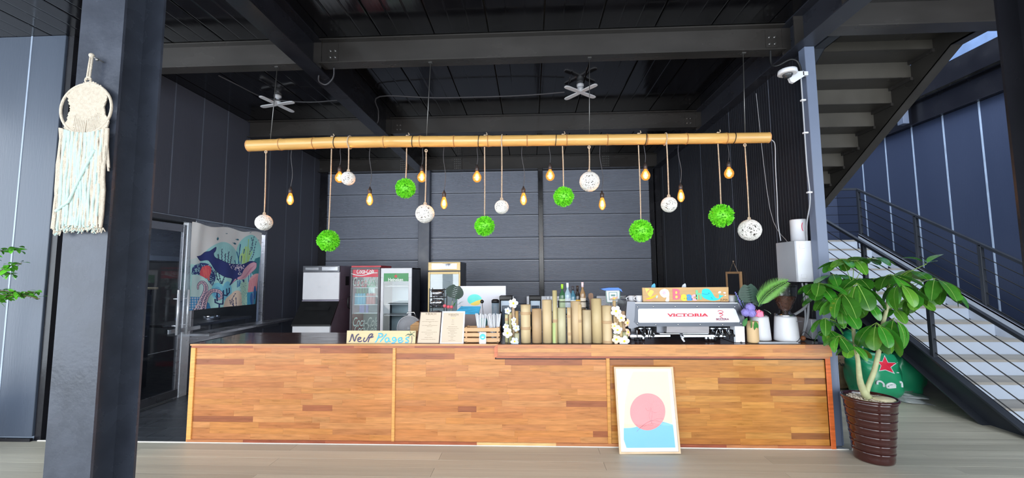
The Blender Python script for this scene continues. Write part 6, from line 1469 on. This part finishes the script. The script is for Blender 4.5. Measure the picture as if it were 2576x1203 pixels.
z1_ = q(0, 1).z; MB().bbox(x0, x1, YK, YK+.03, ZT, z1_, .003).build('canvas', pm('canvas_white', (222, 226, 236), .6, var=.02), t)
def cz(L): return [(onY(*zg(a, b_), YK).x, onY(*zg(a, b_), YK).z) for a, b_ in L]
MB().prism(cz(circ(805, 545, 95, 72, 28)), 'y', YK-.0015, YK).build('disc_cyan', pm('paint_cyan', (110, 236, 226), .5), t)
MB().prism(cz([(745, 600), (830, 560), (898, 540), (893, 580), (860, 612), (810, 622), (765, 615)]), 'y', YK-.003, YK-.0014).build('disc_yellow', pm('paint_yellow', (250, 226, 110), .5), t)
q = quad((1139, 791), (1204, 791), (1209, 771), (1160, 771), 4.80, 4.86)
b0 = q(0, 0); t = thing('wave_board', 'blue wave-painted board on a grey block between the flowers and the straws', 'board', (b0.x+.12, 4.82, .962))
slab('board', q, .015, pm('sea_blue_board', (60, 166, 214), .5, var=.25, scale=14, stretch=(1, 4, 10)), t)
MB().bbox(b0.x+.02, q(1, 0).x, 4.80, 4.90, .962, b0.z, .003).build('block', pm('grey_block', (136, 122, 120), .6), t)
c_ = onY(*zg(755, 825), 4.5)
t = thing('bamboo_cup', 'small bamboo cup lying on its side between menu and straws', 'cup', (c_.x, 4.5, .962))
rq = .042
MB().lathe([(rq, 4.44), (rq, 4.56), (0, 4.56), (0, 4.55), (rq*.8, 4.55), (rq*.8, 4.44), (rq, 4.44)], (c_.x, 0, 1.03), 24, 'y', cap=False).build('cup_body', pm('cup_bamboo', (190, 156, 116), .5), t)
MB().bbox(c_.x-.06, c_.x+.08, 4.45, 4.58, .962, .986, .003).build('cup_tray', pm('tan_box', (186, 144, 96)), t)
MB().bbox(c_.x-.03, c_.x+.07, 4.60, 4.70, .986, 1.03, .003).bbox(c_.x-.03, c_.x+.07, 4.59, 4.70, .962, .986, .003).build('dark_tin', M_black, t)
# coffee brewers on the service table
def brewer(px0, px1, py, lab, Y=5.2):
    x0, x1 = onY(px0, py, Y).x, onY(px1, py, Y).x; z1 = onY((px0+px1)/2, py, Y).z; t = thing('coffee_brewer', lab, 'coffee maker', ((x0+x1)/2, Y+.1, ZT))
    MB().bbox(x0, x1, Y+.10, Y+.22, ZT, z1-.03, .006).build('body', M_black, t); MB().bbox(x0, x1, Y, Y+.22, z1-.05, z1, .006).build('head', M_black, t)
    MB().bbox(x0, x0+.012, Y, Y+.10, ZT+.1, z1-.05, .002).bbox(x1-.012, x1, Y, Y+.10, ZT+.1, z1-.05, .002).build('side_frame', M_black, t)
    MB().bbox(x0+.015, x1-.015, Y+.05, Y+.10, z1-.20, z1-.06, .004).build('pale_front', pm('pale_blue_plastic', (196, 212, 228), .3), t)
    MB().bbox(x0+.03, x1-.03, Y+.03, Y+.06, ZT+.12, z1-.12, .004).build('jug', pm('dark_glass_jug', (60, 76, 92), .15, coat=.5), t)
    MB().bbox(x0, x1, Y, Y+.10, ZT, ZT+.10, .004).build('base', M_black, t)
brewer(1256, 1288, 745, 'black-framed coffee brewer behind the white and blue flower bundle')
brewer(1331, 1362, 745, 'black-framed coffee brewer behind the short brown bamboo tube')
c_ = onY(1246, 756, 5.15); t = thing('glass_canister', 'clear canister with a black lid beside the left coffee brewer', 'canister', (c_.x, 5.15, ZT))
MB().lathe([(0, ZT), (.045, ZT), (.045, c_.z-.03), (0, c_.z-.03)], (c_.x, 5.15, 0), 20).build('jar', pm('bluegrey_jar', (120, 140, 156), .2, coat=.4), t); MB().lathe([(.048, c_.z-.03), (.048, c_.z), (.03, c_.z+.015), (0, c_.z+.015)], (c_.x, 5.15, 0), 20).build('lid', M_black, t)
# bottle rack and liquor bottles
YL = 4.80; zk = 1.19
xr0, xr1 = onY(1405, 760, YL).x, onY(1478, 760, YL).x
t = thing('bottle_rack', 'black wire bottle rack behind the bamboo tubes', 'rack', ((xr0+xr1)/2, YL, .962)); b = MB()
for xx in (xr0, xr1):
    for yy in (YL-.06, YL+.06): b.tube([(xx, yy, .962), (xx, yy, zk+.14)], .005, 6)
for z_ in (zk-.004, zk+.07, zk+.14): b.tube([(xr0, YL-.06, z_), (xr1, YL-.06, z_), (xr1, YL+.06, z_), (xr0, YL+.06, z_), (xr0, YL-.06, z_)], .004, 5)
b.build('frame', M_black, t, fix=False); MB().bbox(xr0, xr1, YL-.06, YL+.06, zk-.012, zk-.004, .002).build('shelf', M_black, t)
def liquor(px, py, r, body, capc, labc, lab, nl=None):
    c_ = onY(px, py, YL); h = c_.z-zk; t = thing('liquor_bottle', lab, 'bottle', (c_.x, YL, zk), 'liquor bottles in the rack')
    MB().lathe([(0, zk), (r, zk+.003), (r, zk+h*.58), (r*.85, zk+h*.66), (.013, zk+h*.78), (.012, zk+h*.84)], (c_.x, YL, 0), 18).build('glass_body', pm('bottle_%d_%d_%d' % body, body, .12, coat=.6, var=.05), t)
    MB().lathe([(.014, zk+h*.84), (.014, zk+h), (0, zk+h)], (c_.x, YL, 0), 14).build('cap', pm('cap_%d_%d_%d' % capc, capc, .4), t)
    MB().lathe([(r+.0006, zk+h*.16), (r+.0006, zk+h*.50)], (c_.x, YL, 0), 18, cap=False).build('paper_label', pm('label_%d_%d_%d' % labc, labc, .6), t)
liquor(1414, 715, .036, (46, 96, 60), (160, 214, 60), (190, 210, 170), 'green liquor bottle with a lime green cap, leftmost in the rack')
liquor(1427.5, 712, .040, (150, 176, 190), (220, 230, 240), (196, 206, 214), 'clear liquor bottle with a white cap, second from the left in the rack')
liquor(1441, 720, .036, (70, 120, 140), (60, 60, 66), (214, 224, 226), 'pale blue liquor bottle with a dark cap in the middle of the rack')
liquor(1452.5, 719, .032, (34, 28, 26), (50, 40, 36), (220, 170, 60), 'black liquor bottle with a golden yellow label in the rack')
liquor(1465, 710, .034, (150, 120, 84), (232, 206, 210), (226, 214, 196), 'amber liquor bottle with a pink-white cap, rightmost in the rack')
# wooden paddle, tissue card, wine glasses
c_ = onY(1486, 737, 4.9); t = thing('wooden_paddle', 'dark wooden paddle standing behind the tallest thick bamboo tube', 'paddle', (c_.x, 4.9, .962))
MB().prism([(c_.x-.014, .962), (c_.x+.014, .962), (c_.x+.016, c_.z-.09), (c_.x+.03, c_.z-.05), (c_.x+.026, c_.z-.01), (c_.x, c_.z), (c_.x-.026, c_.z-.012), (c_.x-.03, c_.z-.05), (c_.x-.016, c_.z-.09)], 'y', 4.895, 4.91).build('paddle_blade', pm('paddle_wood', (140, 108, 84), .5), t)
yc_ = 4.72; q = quad((1526, 762), (1560, 762), (1560, 728), (1523, 729), yc_, yc_+.02)
b0 = q(.5, 0); t = thing('framed_card', 'white framed card with a green drawing and a blue cloth over it, on a stand', 'card', (b0.x, yc_, .962))
slab('card', q, .02, M_whitep, t); frame4('inner_frame', q, .05, .05, .004, pm('card_green', (110, 150, 140), .6), t, .001)
b = MB()
for u0, u1, v0, v1 in ((.2, .8, .2, .24), (.2, .8, .76, .80), (.2, .24, .2, .8), (.76, .8, .2, .8), (.35, .65, .5, .62)): b.add([q(u, v, .0015) for u, v in ((u0, v0), (u1, v0), (u1, v1), (u0, v1))], [(0, 1, 2, 3)])
b.build('drawing', pm('card_green', (110, 150, 140)), t, fix=False)
MB().bbox(b0.x-.02, b0.x+.02, yc_, yc_+.06, .962, b0.z, .003).build('stand', M_greyp, t)
a = [onY(x, y, yc_) for x, y in ((1510, 727), (1530, 724), (1555, 724), (1562, 728), (1565, 735), (1558, 730), (1520, 731))]
MB().prism([(v.x, v.z) for v in a], 'y', yc_-.02, yc_+.10).build('blue_cloth', pm('blue_cloth', (96, 140, 214), .8), t)
for k, px in enumerate((1379, 1387.5)):
    c_ = onY(px, 746, 5.1); t = thing('wine_glass', ('left' if k == 0 else 'right')+' one of two small stemmed glasses behind the tall yellow bamboo tube', 'glass', (c_.x, 5.1, ZT))
    zt3 = c_.z; MB().lathe([(.03, ZT), (.03, ZT+.004), (.004, ZT+.01), (.004, zt3-.09), (.02, zt3-.07), (.024, zt3-.03), (.02, zt3)], (c_.x, 5.1, 0), 16, cap=False).build('glass', pm('wine_glass_mat', (190, 196, 204), .1, coat=.6, alpha=.6), t)
c_ = onY(1582, 752, 4.95); t = thing('metal_cup', 'dark metal cup with tools left of the coffee machine', 'cup', (c_.x, 4.95, .962))
MB().lathe([(0, .962), (.04, .962), (.045, c_.z-.02), (.04, c_.z-.02), (0, c_.z-.03)], (c_.x, 4.95, 0), 18).build('cup', M_dinox, t)
for dx in (-.02, .0, .02): MB().tube([(c_.x+dx, 4.95, c_.z-.03), (c_.x+dx*2.2, 4.95, c_.z+.03)], .005, 5).sphere((c_.x+dx*2.2, 4.95, c_.z+.03), .012).build('utensil', M_chrome, t)

# ================================================================== BAGS UNDER THE STAIRS
hzm = zoom(2080, 840, 7.075)
M_gb = pm('green_vinyl', (30, 138, 96), .35, var=.12, scale=4, coat=.3, bump=.5, bscale=8)
M_sack = pm('burlap_sack', (150, 126, 96), .8, var=.15, scale=20, bump=.4, bscale=60)
def bag(name, px, py_bot, Y, w_px, h_px, dep, mat, lab, seed, lift=0, amp=.12, par=None, n=36, freq=1.8):
    c_ = onY(px, py_bot, Y); w_ = w_px*Y/F_PX/2; h = h_px*Y/F_PX/2; zb_ = lift
    o = lump(name, (c_.x, Y+dep, zb_+h*.92), w_, dep, h, mat, None, seed, amp, n, freq); tag(o, lab, 'bag'); return o
def conform(o, pts, d=.004):
    me = o.data; bv = BVHTree.FromPolygons([v.co[:] for v in me.vertices], [p.vertices[:] for p in me.polygons]); out = []
    for x, y in pts:
        r_ = ray(*hzm(x, y)).normalized(); hit = bv.ray_cast(O, r_)
        out.append((hit[0]-r_*d) if hit[0] is not None else None)
    return out
def printed(o, name, pts, mat, d=.004, dense=True):
    P_ = []
    if dense:
        for a, b_ in zip(pts, pts[1:]+pts[:1]):
            for k in range(3): P_.append((a[0]+(b_[0]-a[0])*k/3, a[1]+(b_[1]-a[1])*k/3))
    else: P_ = pts
    cx_ = sum(p[0] for p in P_)/len(P_); cy_ = sum(p[1] for p in P_)/len(P_)
    L = conform(o, P_+[(cx_, cy_)]+[((p[0]+cx_)/2, (p[1]+cy_)/2) for p in P_], d)
    ok_ = [v for v in L if v is not None]
    if len(ok_) < len(L)*.6: return
    L = [v if v is not None else min(ok_, key=lambda w: (w-(O+ray(*hzm(*(P_+[(cx_, cy_)]+[((p[0]+cx_)/2, (p[1]+cy_)/2) for p in P_])[i])).normalized()*(w-O).length)).length) for i, v in enumerate(L)]
    n = len(P_); b = MB().add(L, [(i, (i+1) % n, n+1+(i+1) % n, n+1+i) for i in range(n)]+[(n+1+i, n+1+(i+1) % n, n) for i in range(n)])
    b.build(name, mat, o, fix=False, local=True)
def printed_line(o, name, L, w_, mat, d=.004):
    b = MB()
    for P_ in L:
        v = [x for x in conform(o, sp(P_, 3), d) if x is not None]
        if len(v) > 1: b.tube(v, w_, 5)
    if b.v: b.build(name, mat, o, fix=False, local=True)
g1 = bag('green_bag', 2234, 975, 5.55, 104, 114, .22, M_gb, 'large green plastic-wrapped bag with a red star under the stairs', 1, 0)
g2 = bag('green_bag', 2306, 985, 5.74, 80, 112, .2, M_gb, 'green plastic-wrapped bag without a star, against the stair stringer', 4, 0)
g3 = bag('green_bag', 2186, 905, 6.3, 66, 50, .18, M_gb, 'folded green bag with white letters leaning behind the starred bag', 6, .48)
s1_ = bag('brown_sack', 2122, 925, 6.1, 78, 74, .22, M_sack, 'brown paper sack with black handwriting behind the plant pot', 8, 0)
M_wd = pm('white_bag_print', (206, 214, 216), .5); M_sr = pm('star_crimson', (206, 40, 64), .45)
st_o = [(1028, 378), (1092, 510), (1265, 512), (1145, 600), (1212, 715), (1040, 650), (925, 668), (960, 570), (880, 480), (985, 492)]
cx_ = sum(p[0] for p in st_o)/10; cy_ = sum(p[1] for p in st_o)/10
printed(g1, 'star_outline', st_o, M_wd, .004); printed(g1, 'red_star', [(cx_+(x-cx_)*.86, cy_+(y-cy_)*.86) for x, y in st_o], M_sr, .008)
printed_line(g1, 'lettering', [[(895, 900), (900, 850), (960, 850), (1005, 890), (1010, 940)], [(1225, 950), (1080, 960), (1075, 910), (1150, 885), (1220, 920), (1100, 935)], [(1290, 860), (1330, 870), (1340, 950)]], .014, M_wd, .006)
printed_line(g1, 'small_print', [[(1240, 690), (1280, 694)]], .006, M_wd, .006)
printed_line(g3, 'lettering', [[(560, 100), (600, 60), (660, 110), (700, 190), (620, 180), (580, 120)], [(545, 240), (600, 300), (640, 230)], [(585, 345), (620, 325), (655, 345), (620, 370), (585, 345)]], .012, M_wd, .006)
printed_line(s1_, 'handwriting', [[(205, 490), (165, 500), (200, 530), (165, 545)], [(205, 560), (225, 505), (250, 565)], [(280, 530), (262, 550), (275, 570), (292, 550), (280, 530)], [(285, 535), (330, 540)], [(305, 540), (300, 580)], [(320, 530), (345, 545), (315, 580), (345, 585)], [(170, 465), (195, 455)], [(225, 468), (240, 460)]], .0045, M_black, .004)
M_wrap = thin_glass('clear_wrap', (.97, .98, .98), 2.0, .12)
lw = lump('plastic_wrap', (onY(2290, 975, 5.62).x, 5.90, .035), .22, .34, .045, pm('crumpled_film', (196, 204, 206), .15, alpha=.5, coat=.6, bump=.8, bscale=14), None, 9, .4, 24, 4); tag(lw, 'crumpled clear plastic film at the foot of the green bags', 'plastic film')
